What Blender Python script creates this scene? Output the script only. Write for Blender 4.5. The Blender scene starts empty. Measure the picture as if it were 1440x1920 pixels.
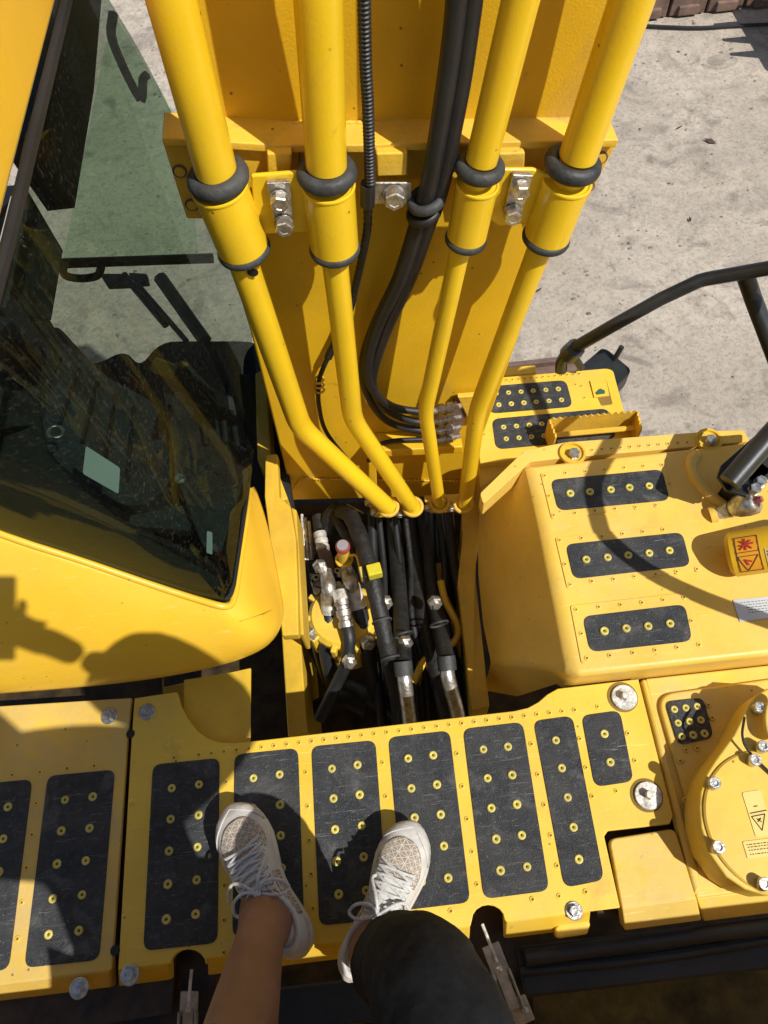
import bpy, bmesh, math, random
from mathutils import Vector, Matrix
random.seed(7)
C = bpy.context.scene
COL = C.collection
# ------------------------------------------------------------------ camera
F = 1387.0; CX, CY, H = 720.0, 960.0, 1.4
fwc = Vector((-285, -2560, F)).normalized()
rc = Vector((1, -0.1113, 0)); rc = (rc - fwc*rc.dot(fwc)).normalized()
uc = rc.cross(fwc)
def w(v): return Vector((rc.dot(v), fwc.dot(v), uc.dot(v)))
cam = bpy.data.cameras.new('camera'); co = bpy.data.objects.new('camera', cam); COL.objects.link(co)
cam.sensor_fit = 'HORIZONTAL'; cam.sensor_width = 36; cam.lens = 36*F/1440
cam.clip_start = 0.02; cam.clip_end = 800
X_, Y_, Z_ = w(Vector((1, 0, 0))), w(Vector((0, -1, 0))), w(Vector((0, 0, -1)))
M = Matrix((X_, Y_, Z_)).transposed().to_4x4(); M.translation = Vector((0, 0, H)); co.matrix_world = M
C.camera = co
AXIS = -Z_
# ------------------------------------------------------------------ light
SUN_EL, SUN_AZ = 53, 39           # degrees; azimuth measured from +X towards -Y
world = bpy.data.worlds.new('World'); C.world = world; world.use_nodes = True
nt = world.node_tree
sky = nt.nodes.new('ShaderNodeTexSky'); sky.sky_type = 'NISHITA'; sky.sun_disc = False
sky.sun_elevation = math.radians(SUN_EL); sky.sun_rotation = math.radians(90+SUN_AZ)
nt.links.new(sky.outputs[0], nt.nodes['Background'].inputs[0]); nt.nodes['Background'].inputs[1].default_value = 0.092
sl = bpy.data.lights.new('sun', 'SUN'); sl.energy = 4.8; sl.angle = math.radians(0.5); sl.color = (1, .97, .915)
so = bpy.data.objects.new('sun', sl); COL.objects.link(so)
el, az = math.radians(SUN_EL), math.radians(SUN_AZ)
SD = Vector((math.cos(el)*math.cos(az), -math.cos(el)*math.sin(az), math.sin(el)))
so.rotation_euler = SD.to_track_quat('Z', 'Y').to_euler()
so.location = SD*8
C.view_settings.view_transform = 'Standard'; C.view_settings.look = 'None'; C.view_settings.exposure = 0.0; C.view_settings.gamma = 1
C.view_settings.use_curve_mapping = False

# ------------------------------------------------------------------ layout helpers (surveyed directions -> real points)
def ray(px, py): return w(Vector((px-CX, py-CY, F)))
def at(px, py, z):
    d = ray(px, py); t = (z-H)/d.z; return Vector((d.x*t, d.y*t, z))
def aty(px, py, Y):
    d = ray(px, py); t = Y/d.y; return Vector((d.x*t, Y, H+d.z*t))
def atx(px, py, X):
    d = ray(px, py); t = X/d.x; return Vector((X, d.y*t, H+d.z*t))

# ------------------------------------------------------------------ materials
def nodes(m): return m.node_tree.nodes, m.node_tree.links
def mat(name, col, rough=.5, metal=0, var=.12, scale=6, col2=None, dust=0, dustcol=(.42, .36, .25), speck=0, bump=.0, bscale=60, coat=0, spec=.5, stretch=None, scratch=0, smear=0, stain=0):
    m = bpy.data.materials.new(name); m.use_nodes = True
    n, l = nodes(m); b = n['Principled BSDF']
    b.inputs['Roughness'].default_value = rough; b.inputs['Metallic'].default_value = metal
    b.inputs['Specular IOR Level'].default_value = spec
    if coat: b.inputs['Coat Weight'].default_value = coat; b.inputs['Coat Roughness'].default_value = .15
    g = n.new('ShaderNodeNewGeometry'); src = g.outputs['Position']
    if stretch:
        mp = n.new('ShaderNodeMapping'); mp.inputs['Scale'].default_value = stretch; l.new(src, mp.inputs[0]); src = mp.outputs[0]
    nz = n.new('ShaderNodeTexNoise'); nz.inputs['Scale'].default_value = scale; nz.inputs['Detail'].default_value = 6; nz.inputs['Roughness'].default_value = .6
    l.new(src, nz.inputs['Vector'])
    mx = n.new('ShaderNodeMix'); mx.data_type = 'RGBA'
    c2 = col2 or tuple(c*(1-2*var) for c in col)
    mx.inputs['A'].default_value = (*c2, 1); mx.inputs['B'].default_value = (*[min(1, c*(1+var)) for c in col], 1)
    mr = n.new('ShaderNodeMapRange'); mr.inputs['From Min'].default_value = .3; mr.inputs['From Max'].default_value = .65
    l.new(nz.outputs[0], mr.inputs[0]); l.new(mr.outputs[0], mx.inputs['Factor'])
    out = mx.outputs['Result']
    def layer(out, fac, c):
        k = n.new('ShaderNodeMix'); k.data_type = 'RGBA'; l.new(out, k.inputs['A']); k.inputs['B'].default_value = (*c, 1); l.new(fac, k.inputs['Factor']); return k.outputs['Result']
    def mask(scale, lo, hi, amount, detail=8, dist=0, vec=None):
        q = n.new('ShaderNodeTexNoise'); q.inputs['Scale'].default_value = scale; q.inputs['Detail'].default_value = detail; q.inputs['Roughness'].default_value = .65; q.inputs['Distortion'].default_value = dist
        l.new(vec or g.outputs['Position'], q.inputs['Vector'])
        r = n.new('ShaderNodeMapRange'); r.inputs['From Min'].default_value = lo; r.inputs['From Max'].default_value = hi; r.inputs['To Max'].default_value = amount
        l.new(q.outputs[0], r.inputs[0]); return r.outputs[0]
    if dust:
        d = mask(9, .38, .72, dust); out = layer(out, d, dustcol)
        d2 = mask(70, .52, .8, dust*.9); out = layer(out, d2, dustcol)
        rr = n.new('ShaderNodeMapRange'); rr.inputs['To Min'].default_value = rough; rr.inputs['To Max'].default_value = min(1, rough+.45)
        l.new(d, rr.inputs[0]); l.new(rr.outputs[0], b.inputs['Roughness'])
    if scratch:
        mp = n.new('ShaderNodeMapping'); mp.inputs['Scale'].default_value = (5, 90, 40); mp.inputs['Rotation'].default_value = (0, 0, .6); l.new(g.outputs['Position'], mp.inputs[0])
        out = layer(out, mask(3, .62, .72, scratch, 3, 1.5, mp.outputs[0]), tuple(min(1, c*1.8+.1) for c in dustcol))
    if smear:
        out = layer(out, mask(16, .54, .78, smear, 10, .6), (.26, .25, .235))
        out = layer(out, mask(240, .6, .72, smear*.9, 4), (.34, .32, .29))
    if stain:
        out = layer(out, mask(5.5, .60, .74, stain, 8, .8), (.33, .23, .09))
        out = layer(out, mask(34, .66, .74, stain*.9, 6, .4), (.20, .12, .04))
    if speck:
        v = n.new('ShaderNodeTexVoronoi'); v.inputs['Scale'].default_value = 45; l.new(g.outputs['Position'], v.inputs['Vector'])
        r = n.new('ShaderNodeMapRange'); r.inputs['From Min'].default_value = .05; r.inputs['From Max'].default_value = .13; r.inputs['To Min'].default_value = speck; r.inputs['To Max'].default_value = 0
        l.new(v.outputs['Distance'], r.inputs[0])
        # keep only a few of the cells
        sx = n.new('ShaderNodeSeparateColor'); l.new(v.outputs['Color'], sx.inputs[0])
        th = n.new('ShaderNodeMath'); th.operation = 'GREATER_THAN'; th.inputs[1].default_value = .82; l.new(sx.outputs[0], th.inputs[0])
        mu = n.new('ShaderNodeMath'); mu.operation = 'MULTIPLY'; l.new(th.outputs[0], mu.inputs[0]); l.new(r.outputs[0], mu.inputs[1])
        out = layer(out, mu.outputs[0], (.12, .05, .015))
    l.new(out, b.inputs['Base Color'])
    if bump:
        q = n.new('ShaderNodeTexNoise'); q.inputs['Scale'].default_value = bscale; q.inputs['Detail'].default_value = 5; l.new(g.outputs['Position'], q.inputs['Vector'])
        bm_ = n.new('ShaderNodeBump'); bm_.inputs['Strength'].default_value = bump; bm_.inputs['Distance'].default_value = .003
        l.new(q.outputs[0], bm_.inputs['Height']); l.new(bm_.outputs[0], b.inputs['Normal'])
    return m
Mt = {}
Mt['deck'] = mat('deck_paint', (.80, .525, .04), .45, var=.06, dust=.30, dustcol=(.66, .47, .16), speck=.8, bump=.12, bscale=120, scratch=.35, stain=.4)
Mt['tank'] = mat('dusty_tank_paint', (.76, .51, .06), .42, var=.1, scratch=.3, stain=.5, dust=.6, dustcol=(.62, .47, .21), speck=.9, bump=.2, bscale=60)
Mt['hood'] = mat('hood_paint', (.80, .525, .075), .42, var=.07, scratch=.25, stain=.3, dust=.4, dustcol=(.74, .50, .2), speck=.6, bump=.12, bscale=140)
Mt['side'] = mat('scuffed_deck_paint', (.74, .48, .07), .55, var=.08, dust=.6, dustcol=(.50, .40, .24), speck=.8, bump=.15, bscale=120)
Mt['cab'] = mat('cab_paint', (.83, .49, .03), .32, var=.03, dust=.08, dustcol=(.7, .5, .2), coat=.3, bump=.08, bscale=200, stain=.15, scratch=.2, speck=.5)
Mt['boom'] = mat('boom_paint', (.74, .445, .011), .42, var=.07, dust=.12, dustcol=(.5, .33, .08), speck=.9, bump=.2, bscale=260, scale=4, stain=.45)
Mt['pipe'] = mat('pipe_paint', (.82, .53, .015), .28, var=.04, dust=.08, dustcol=(.6, .42, .1), speck=.9, coat=.2, bump=.08, bscale=250, stain=.25)
Mt['brk'] = mat('bracket_paint', (.78, .48, .03), .5, var=.1, dust=.35, dustcol=(.42, .30, .12), speck=.9, bump=.3, bscale=120, stain=.8)
Mt['frame'] = mat('frame_paint', (.72, .45, .03), .5, var=.12, dust=.25, dustcol=(.3, .2, .08), speck=.8, bump=.2)
Mt['pad'] = mat('grip_coating', (.016, .020, .025), .6, var=.3, scale=40, dust=.6, dustcol=(.085, .083, .078), bump=.9, bscale=420, scratch=.6, smear=.42)
Mt['stud'] = mat('stud_paint', (.62, .52, .10), .5, var=.15, dust=.3)
Mt['hole'] = mat('hole_shade', (.24, .15, .03), .9)  # brown puts the shade inside holes and recesses into the colour
Mt['rubber'] = mat('grommet_rubber', (.03, .033, .034), .55, var=.3, scale=30, dust=.5, dustcol=(.11, .11, .1), bump=.4, bscale=150)
Mt['hose'] = mat('hose_rubber', (.012, .013, .015), .48, var=.3, dust=.15, dustcol=(.06, .055, .05), bump=.1)
Mt['wrap'] = mat('hose_wrap', (.010, .011, .011), .55, var=.4, scale=60, dust=.3, dustcol=(.05, .046, .038), bump=.8, bscale=90)
Mt['steel'] = mat('zinc_steel', (.62, .60, .56), .34, metal=.9, var=.25, scale=90, dust=.35, dustcol=(.33, .29, .22), bump=.3, bscale=200)
Mt['bright'] = mat('worn_washer', (.7, .68, .62), .5, metal=.35, var=.3, scale=70, dust=.3, dustcol=(.4, .35, .27), bump=.4, bscale=200)
Mt['dark'] = mat('machine_black', (.012, .012, .013), .6, var=.3)
Mt['blackpaint'] = mat('black_powder_coat', (.016, .018, .018), .38, var=.25, dust=.2, dustcol=(.07, .065, .06), bump=.1)
Mt['seal'] = mat('hood_seal', (.018, .024, .032), .5, var=.3, dust=.3, dustcol=(.035, .04, .042), bump=.3)
Mt['rust'] = mat('rusty_track', (.17, .10, .075), .8, var=.3, scale=12, dust=.5, dustcol=(.22, .16, .12), bump=.6, bscale=40)
Mt['oil_shade'] = mat('oily_shade_paint', (.05, .03, .01), .5, var=.5, scale=15, bump=.5, bscale=50)  # oily bay paint; on the gap pans its darkness is painted shade
Mt['olive_shade'] = mat('olive_shade_paint', (.16, .12, .03), .7, var=.4, scale=12, dust=.5, dustcol=(.06, .05, .03), bump=.3)  # shade on the yellow inner panel, put into a dark olive colour
Mt['latchmetal'] = mat('aged_zinc', (.42, .41, .37), .45, metal=.5, var=.2, scale=50, dust=.3, dustcol=(.3, .27, .2), bump=.2)
Mt['interior'] = mat('cab_trim', (.009, .010, .010), .75, var=.3, scale=40, bump=.4, bscale=200)
Mt['interior2'] = mat('cab_trim_grey', (.05, .055, .052), .7, var=.25, scale=30, bump=.4, bscale=200)
Mt['paper'] = mat('pale_paper', (.78, .86, .84), .7, var=.03)
Mt['orange'] = mat('faded_lever_yellow', (.55, .36, .06), .5, var=.2)
Mt['decal'] = mat('decal_orange', (.75, .33, .02), .45, var=.1)
Mt['decalpale'] = mat('decal_pale', (.66, .48, .2), .5, var=.1)
Mt['decalyel'] = mat('decal_yellow', (.72, .55, .16), .5, var=.06)
Mt['ink'] = mat('decal_ink', (.06, .035, .02), .6)
Mt['redink'] = mat('decal_red', (.4, .03, .02), .6)
Mt['silver'] = mat('silver_plate', (.62, .66, .68), .35, metal=.3, var=.05)
Mt['redcap'] = mat('red_plastic_cap', (.35, .07, .06), .5)
Mt['greycap'] = mat('grey_cap_top', (.28, .27, .3), .6)
Mt['tapeyel'] = mat('yellow_tape', (.62, .55, .03), .4)
Mt['skin'] = mat('skin', (.29, .145, .085), .5, var=.12, scale=14, bump=.25, bscale=260)
Mt['legging'] = mat('black_legging', (.007, .007, .008), .8, var=.3, scale=60, bump=.9, bscale=38, spec=.25)
Mt['shirt'] = mat('dark_shirt', (.05, .05, .06), .8)
Mt['hair'] = mat('dark_hair', (.02, .014, .01), .5)
Mt['white'] = mat('sneaker_leather', (.62, .60, .56), .5, var=.08, scale=40, bump=.35, bscale=120, dust=.25, dustcol=(.42, .38, .32))
Mt['solew'] = mat('sneaker_sole', (.70, .68, .63), .55, var=.08, scale=50, bump=.2, bscale=150, dust=.3, dustcol=(.45, .41, .34))
Mt['lace'] = mat('lace_cotton', (.68, .67, .64), .8, var=.1, scale=200, bump=.8, bscale=900)
Mt['jaw'] = mat('bucket_paint', (.7, .55, .2), .6, var=.2, dust=.4)
Mt['gravel'] = mat('yard_grit', (.30, .26, .21), .9, var=.4, scale=3)
Mt['leaf'] = mat('dry_leaf', (.09, .05, .03), .8)
Mt['teal'] = mat('teal_glass_edge', (.04, .12, .09), .3)

def brick_mat():
    m = mat('woven_vamp', (.34, .27, .20), .7, var=.15, scale=80)
    n, l = nodes(m); b = n['Principled BSDF']
    tc = n.new('ShaderNodeTexCoord'); mp = n.new('ShaderNodeMapping'); mp.inputs['Scale'].default_value = (1, 1, 1)
    l.new(tc.outputs['UV'], mp.inputs[0])
    br = n.new('ShaderNodeTexBrick'); br.offset = 0; br.inputs['Scale'].default_value = 1; br.inputs['Brick Width'].default_value = .012; br.inputs['Row Height'].default_value = .012
    br.inputs['Mortar Size'].default_value = .0009; br.inputs['Mortar Smooth'].default_value = .4
    l.new(mp.outputs[0], br.inputs['Vector'])
    br2 = n.new('ShaderNodeTexBrick'); br2.offset = 0; br2.inputs['Scale'].default_value = 1; br2.inputs['Brick Width'].default_value = .0085; br2.inputs['Row Height'].default_value = .0085; br2.inputs['Mortar Size'].default_value = .0007
    mp2 = n.new('ShaderNodeMapping'); mp2.inputs['Rotation'].default_value = (0, 0, math.pi/4); l.new(tc.outputs['UV'], mp2.inputs[0]); l.new(mp2.outputs[0], br2.inputs['Vector'])
    mxx = n.new('ShaderNodeMath'); mxx.operation = 'MAXIMUM'; l.new(br.outputs['Fac'], mxx.inputs[0]); l.new(br2.outputs['Fac'], mxx.inputs[1])
    k = n.new('ShaderNodeMix'); k.data_type = 'RGBA'; k.inputs['B'].default_value = (.58, .52, .44, 1)
    old = b.inputs['Base Color'].links[0].from_socket; l.new(old, k.inputs['A']); l.new(mxx.outputs[0], k.inputs['Factor']); l.new(k.outputs['Result'], b.inputs['Base Color'])
    bp = n.new('ShaderNodeBump'); bp.inputs['Strength'].default_value = .8; bp.inputs['Distance'].default_value = .0015; l.new(mxx.outputs[0], bp.inputs['Height']); l.new(bp.outputs[0], b.inputs['Normal'])
    return m
Mt['vamp'] = brick_mat()

def glass_mat(name, tint, refl=.06, rough=.02, dirt=.05):
    m = bpy.data.materials.new(name); m.use_nodes = True; n, l = nodes(m); n.clear()
    o = n.new('ShaderNodeOutputMaterial'); t = n.new('ShaderNodeBsdfTransparent'); t.inputs[0].default_value = (*tint, 1)
    gl = n.new('ShaderNodeBsdfGlossy'); gl.inputs['Roughness'].default_value = rough; gl.inputs['Color'].default_value = (.8, .9, .85, 1)
    lw_ = n.new('ShaderNodeLayerWeight'); lw_.inputs[0].default_value = .5
    pw = n.new('ShaderNodeMath'); pw.operation = 'POWER'; pw.inputs[1].default_value = 4; l.new(lw_.outputs['Facing'], pw.inputs[0])
    fr = n.new('ShaderNodeMapRange'); fr.inputs['To Min'].default_value = .014; fr.inputs['To Max'].default_value = .13; l.new(pw.outputs[0], fr.inputs[0])
    mx = n.new('ShaderNodeMixShader'); l.new(fr.outputs[0], mx.inputs[0]); l.new(t.outputs[0], mx.inputs[1]); l.new(gl.outputs[0], mx.inputs[2])
    d = n.new('ShaderNodeBsdfDiffuse'); d.inputs[0].default_value = (.45, .42, .36, 1)
    g = n.new('ShaderNodeNewGeometry'); q = n.new('ShaderNodeTexNoise'); q.inputs['Scale'].default_value = 160; q.inputs['Detail'].default_value = 6; l.new(g.outputs['Position'], q.inputs['Vector'])
    q2 = n.new('ShaderNodeTexNoise'); q2.inputs['Scale'].default_value = 4; l.new(g.outputs['Position'], q2.inputs['Vector'])
    r = n.new('ShaderNodeMapRange'); r.inputs['From Min'].default_value = .55; r.inputs['From Max'].default_value = .78; r.inputs['To Min'].default_value = .01; r.inputs['To Max'].default_value = dirt*3
    l.new(q.outputs[0], r.inputs[0])
    mm = n.new('ShaderNodeMath'); mm.operation = 'MULTIPLY'; l.new(r.outputs[0], mm.inputs[0]); l.new(q2.outputs[0], mm.inputs[1])
    m2 = n.new('ShaderNodeMixShader'); l.new(mm.outputs[0], m2.inputs[0]); l.new(mx.outputs[0], m2.inputs[1]); l.new(d.outputs[0], m2.inputs[2])
    l.new(m2.outputs[0], o.inputs[0]); return m
Mt['glass'] = glass_mat('cab_window_glass', (.31, .38, .325))
Mt['glassgreen'] = glass_mat('windscreen_glass', (.86, .95, .88), dirt=.08)

def ground_mat():
    m = bpy.data.materials.new('dusty_concrete'); m.use_nodes = True; n, l = nodes(m); b = n['Principled BSDF']; b.inputs['Roughness'].default_value = .9
    g = n.new('ShaderNodeNewGeometry').outputs['Position']
    def noise(s, d=8, r=.6, dist=0):
        q = n.new('ShaderNodeTexNoise'); q.inputs['Scale'].default_value = s; q.inputs['Detail'].default_value = d; q.inputs['Roughness'].default_value = r; q.inputs['Distortion'].default_value = dist; l.new(g, q.inputs['Vector']); return q.outputs[0]
    def ramp(f, lo, hi, a=1):
        r = n.new('ShaderNodeMapRange'); r.inputs['From Min'].default_value = lo; r.inputs['From Max'].default_value = hi; r.inputs['To Max'].default_value = a; l.new(f, r.inputs[0]); return r.outputs[0]
    def mix(a, fac, c):
        k = n.new('ShaderNodeMix'); k.data_type = 'RGBA'
        if isinstance(a, tuple): k.inputs['A'].default_value = (*a, 1)
        else: l.new(a, k.inputs['A'])
        k.inputs['B'].default_value = (*c, 1); l.new(fac, k.inputs['Factor']); return k.outputs['Result']
    o = mix((.46, .385, .30), ramp(noise(1.1), .35, .65), (.61, .515, .41))
    o = mix(o, ramp(noise(9, 10, .75), .45, .62, .7), (.38, .33, .265))
    o = mix(o, ramp(noise(3.2, 6, .6, 1.2), .54, .68, .75), (.22, .18, .145))
    o = mix(o, ramp(noise(6.5, 5, .6, .5), .60, .72, .7), (.15, .125, .105))
    o = mix(o, ramp(noise(.8, 4, .6, .6), .52, .70, .5), (.62, .53, .40))
    o = mix(o, ramp(noise(45, 8, .7), .48, .66, .7), (.24, .20, .165))
    o = mix(o, ramp(noise(1.7, 5, .6, .8), .60, .74, .6), (.30, .24, .15))
    o = mix(o, ramp(noise(110, 4, .6), .58, .7, .7), (.60, .55, .46))
    v = n.new('ShaderNodeTexVoronoi'); v.feature = 'DISTANCE_TO_EDGE'; v.inputs['Scale'].default_value = .55
    wv = n.new('ShaderNodeVectorMath'); wv.operation = 'ADD'; l.new(g, wv.inputs[0])
    q = n.new('ShaderNodeTexNoise'); q.inputs['Scale'].default_value = 3; q.inputs['Detail'].default_value = 5; l.new(g, q.inputs['Vector'])
    l.new(q.outputs['Color'], wv.inputs[1]); l.new(wv.outputs[0], v.inputs['Vector'])
    cr = n.new('ShaderNodeMapRange'); cr.inputs['From Min'].default_value = 0; cr.inputs['From Max'].default_value = .006; cr.inputs['To Min'].default_value = .16; cr.inputs['To Max'].default_value = 0; l.new(v.outputs['Distance'], cr.inputs[0])
    o = mix(o, cr.outputs[0], (.13, .11, .09))
    l.new(o, b.inputs['Base Color'])
    bp = n.new('ShaderNodeBump'); bp.inputs['Strength'].default_value = .6; bp.inputs['Distance'].default_value = .02; l.new(noise(38, 9, .8), bp.inputs['Height']); l.new(bp.outputs[0], b.inputs['Normal'])
    return m
Mt['ground'] = ground_mat()

# ------------------------------------------------------------------ object helpers
def tag(o, label=None, cat=None, group=None, kind=None):
    if label: o['label'] = label
    if cat: o['category'] = cat
    if group: o['group'] = group
    if kind: o['kind'] = kind
    return o
def thing(name, label, cat, loc=(0, 0, 0), group=None):
    o = bpy.data.objects.new(name, None); COL.objects.link(o); o.location = loc; o.empty_display_size = .1
    return tag(o, label, cat, group)
def link(name, me, m, parent=None, label=None, smooth=False, bevel=0, loc=None, seg=2):
    o = bpy.data.objects.new(name, me); COL.objects.link(o)
    if m is not None and not me.materials: me.materials.append(Mt[m] if isinstance(m, str) else m)
    if parent: o.parent = parent; o.matrix_parent_inverse = Matrix.Translation(-wl(parent))
    if smooth:
        for p in me.polygons: p.use_smooth = True
        if len(me.polygons) > 1: me.set_sharp_from_angle(angle=math.radians(42))
    if bevel:
        b = o.modifiers.new('edge', 'BEVEL'); b.width = bevel; b.segments = seg; b.limit_method = 'ANGLE'; b.angle_limit = math.radians(35); b.harden_normals = False
        for p in me.polygons: p.use_smooth = True
        wn = o.modifiers.new('normals', 'WEIGHTED_NORMAL'); wn.keep_sharp = True; wn.weight = 80
    if label: o['label'] = label
    return o
def wl(o):
    v = Vector(o.location)
    while o.parent:
        o = o.parent; v += Vector(o.location)   # parents are never rotated
        v = v
    return v
def wl(o):
    if o.type == 'EMPTY': return Vector(o.location)
    return Vector((0, 0, 0)) if not o.get('_l') else Vector(o['_l'])
def mesh(vs, fs, name='m'):
    me = bpy.data.meshes.new(name); me.from_pydata([tuple(v) for v in vs], [], fs); me.update()
    bm = bmesh.new(); bm.from_mesh(me); bmesh.ops.recalc_face_normals(bm, faces=bm.faces); bm.to_mesh(me); bm.free(); return me
def prism(pts, dn, up=0.0, dirv=Vector((0, 0, 1))):
    """closed solid between polygon pts shifted by up and by dn along dirv"""
    n = len(pts); vs = [p+dirv*up for p in pts]+[p+dirv*dn for p in pts]
    fs = [list(range(n)), list(range(2*n-1, n-1, -1))]+[[i, (i+1) % n, n+(i+1) % n, n+i] for i in range(n)]
    return mesh(vs, fs)
def rnd(pts, r, k=4, closed=True):
    """round polygon corners"""
    out = []; n = len(pts)
    for i, p in enumerate(pts):
        if not closed and i in (0, n-1): out.append(p); continue
        rr = r[i] if isinstance(r, (list, tuple)) else r
        a, b = pts[i-1]-p, pts[(i+1) % n]-p
        q = min(rr, a.length*.49, b.length*.49)
        if q < 1e-4: out.append(p); continue
        A, B = p+a.normalized()*q, p+b.normalized()*q
        for j in range(k+1):
            t = j/k; out.append(A*(1-t)**2+p*2*t*(1-t)+B*t*t)
    return out
def smooth_path(pts, k=6):
    P = [pts[0]*2-pts[1]]+list(pts)+[pts[-1]*2-pts[-2]]; out = []
    for i in range(1, len(P)-2):
        for j in range(k):
            t = j/k; a, b, c, d = P[i-1], P[i], P[i+1], P[i+2]
            out.append(.5*((2*b)+(c-a)*t+(2*a-5*b+4*c-d)*t*t+(3*b-a-3*c+d)*t**3))
    out.append(pts[-1]); return out
def tube_geo(pts, rad, seg=14, caps=True, squash=None):
    vs, fs = [], []; n = len(pts)
    T = [(pts[min(i+1, n-1)]-pts[max(i-1, 0)]).normalized() for i in range(n)]
    ref = Vector((0, 0, 1)) if abs(T[0].z) < .9 else Vector((1, 0, 0))
    N = (ref-T[0]*ref.dot(T[0])).normalized()
    for i in range(n):
        N = (N-T[i]*N.dot(T[i])).normalized(); B = T[i].cross(N)
        r = rad(i/(n-1), i) if callable(rad) else (rad[i] if isinstance(rad, (list, tuple)) else rad)
        for k in range(seg):
            a = 2*math.pi*k/seg; vs.append(pts[i]+N*math.cos(a)*r+B*math.sin(a)*r)
    for i in range(n-1):
        for k in range(seg):
            a, b = i*seg+k, i*seg+(k+1) % seg; fs.append([a, b, b+seg, a+seg])
    if caps: fs += [list(range(seg)), list(range((n-1)*seg, n*seg))]
    return vs, fs
def tube(pts, rad, seg=14, **k): return mesh(*tube_geo(pts, rad, seg, **k))
def join(geos):
    V, Fc = [], []
    for vs, fs in geos:
        o = len(V); V += list(vs); Fc += [[i+o for i in f] for f in fs]
    return mesh(V, Fc)
def frame(n, up=Vector((0, 1, 0))):
    n = n.normalized(); x = up.cross(n)
    if x.length < 1e-3: x = Vector((1, 0, 0)).cross(n)
    x.normalize(); return Matrix((x, n.cross(x), n)).transposed()
def lathe_geo(prof, seg=20, loc=Vector((0, 0, 0)), rot=None):
    vs, fs = [], []; n = len(prof)
    for r, z in prof:
        for k in range(seg):
            a = 2*math.pi*k/seg; v = Vector((r*math.cos(a), r*math.sin(a), z)); vs.append(loc+(rot @ v if rot else v))
    for i in range(n-1):
        for k in range(seg):
            a, b = i*seg+k, i*seg+(k+1) % seg; fs.append([a, b, b+seg, a+seg])
    if prof[0][0] > 1e-5: fs.append(list(range(seg)))
    if prof[-1][0] > 1e-5: fs.append(list(range((n-1)*seg, n*seg)))
    return vs, fs
def box_geo(c, sx, sy, sz, rot=None):
    vs = []
    for i in (-1, 1):
        for j in (-1, 1):
            for k in (-1, 1):
                v = Vector((i*sx/2, j*sy/2, k*sz/2)); vs.append(c+(rot @ v if rot else v))
    return vs, [[0, 1, 3, 2], [4, 6, 7, 5], [0, 4, 5, 1], [2, 3, 7, 6], [0, 2, 6, 4], [1, 5, 7, 3]]
def box(name, c, s, m, parent, bevel=.002, rot=None, label=None):
    return link(name, mesh(*box_geo(Vector(c), *s, rot)), m, parent, label, bevel=bevel)
def wall(pts_top, pts_bot):
    """sheet strip between two polylines"""
    n = len(pts_top); return mesh(list(pts_top)+list(pts_bot), [[i, i+1, n+i+1, n+i] for i in range(n-1)])
def torus(c, axis, R, r, seg=36, ms=12):
    rot = frame(axis); vs, fs = [], []
    for i in range(seg):
        a = 2*math.pi*i/seg
        for j in range(ms):
            b = 2*math.pi*j/ms; q = R+r*math.cos(b); vs.append(c+rot @ Vector((q*math.cos(a), q*math.sin(a), r*math.sin(b)*1.15)))
    for i in range(seg):
        for j in range(ms):
            fs.append([i*ms+j, ((i+1) % seg)*ms+j, ((i+1) % seg)*ms+(j+1) % ms, i*ms+(j+1) % ms])
    return mesh(vs, fs)
def sheet(name, me, m, parent, t=.003, **k):
    o = link(name, me, m, parent, **k); s = o.modifiers.new('thick', 'SOLIDIFY'); s.thickness = t; s.offset = -1; return o
def inst(name, me, loc, parent, rot=None, scale=1, label=None):
    o = bpy.data.objects.new(name, me); COL.objects.link(o)
    mw = Matrix.Translation(loc) @ (rot.to_4x4() if rot else Matrix.Identity(4)) @ Matrix.Scale(scale, 4)
    o.parent = parent; o.matrix_parent_inverse = Matrix.Translation(-wl(parent)); o.matrix_basis = mw
    if label: o['label'] = label
    return o

def shared(vs_fs, m, smooth=True):
    me = mesh(*vs_fs); me.materials.append(Mt[m])
    if smooth:
        for p in me.polygons: p.use_smooth = True
    return me
# a punched ring of the anti-slip plate with a dark hole (two materials)
def stud_mesh():
    a = lathe_geo([(.0096, -.001), (.0092, .0018), (.0074, .0032), (.0048, .0027), (.0028, .0006)], 16)
    b = lathe_geo([(.0028, .0006), (.0, .0004)], 16)
    V = a[0]+b[0]; o = len(a[0]); me = mesh(V, [f for f in a[1] if len(f) == 4]+[[i+o for i in f] for f in b[1]])
    me.materials.append(Mt['stud']); me.materials.append(Mt['hole'])
    na = sum(1 for f in a[1] if len(f) == 4)
    for i, p in enumerate(me.polygons):
        p.use_smooth = True
        if i >= na: p.material_index = 1
    return me
STUD = stud_mesh()
def dimple_mesh(m):
    me = mesh(*lathe_geo([(.0052, -.0005), (.0044, .0010), (.0030, .0016), (.0022, .0012), (.0016, .0002), (0, .0002)], 12))
    me.materials.append(Mt[m]); me.materials.append(Mt['hole'])
    for p in me.polygons:
        p.use_smooth = True
        r = Vector(p.center); 
        if math.hypot(r.x, r.y) < .0019: p.material_index = 1
    return me
DIM = {k: dimple_mesh(k) for k in ('deck', 'hood', 'tank')}
def bolt_geo(r, h, wr=0, wt=.003, hole=False):
    out = []
    if wr: out.append(lathe_geo([(wr, 0), (wr, wt*.7), (wr-.001, wt), (r*.8, wt), (0, wt)], 24))
    z0 = wt if wr else 0
    out.append(lathe_geo([(r*1.06, z0), (r*1.06, z0+.0015)], 20))
    v, f = [], []
    prof = [(r, z0+.0015), (r, z0+h*.88), (r*.9, z0+h), (r*.55, z0+h), (r*.5, z0+h-.0008), (0, z0+h-.0008)]
    out.append(lathe_geo(prof, 6))
    return out
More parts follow.
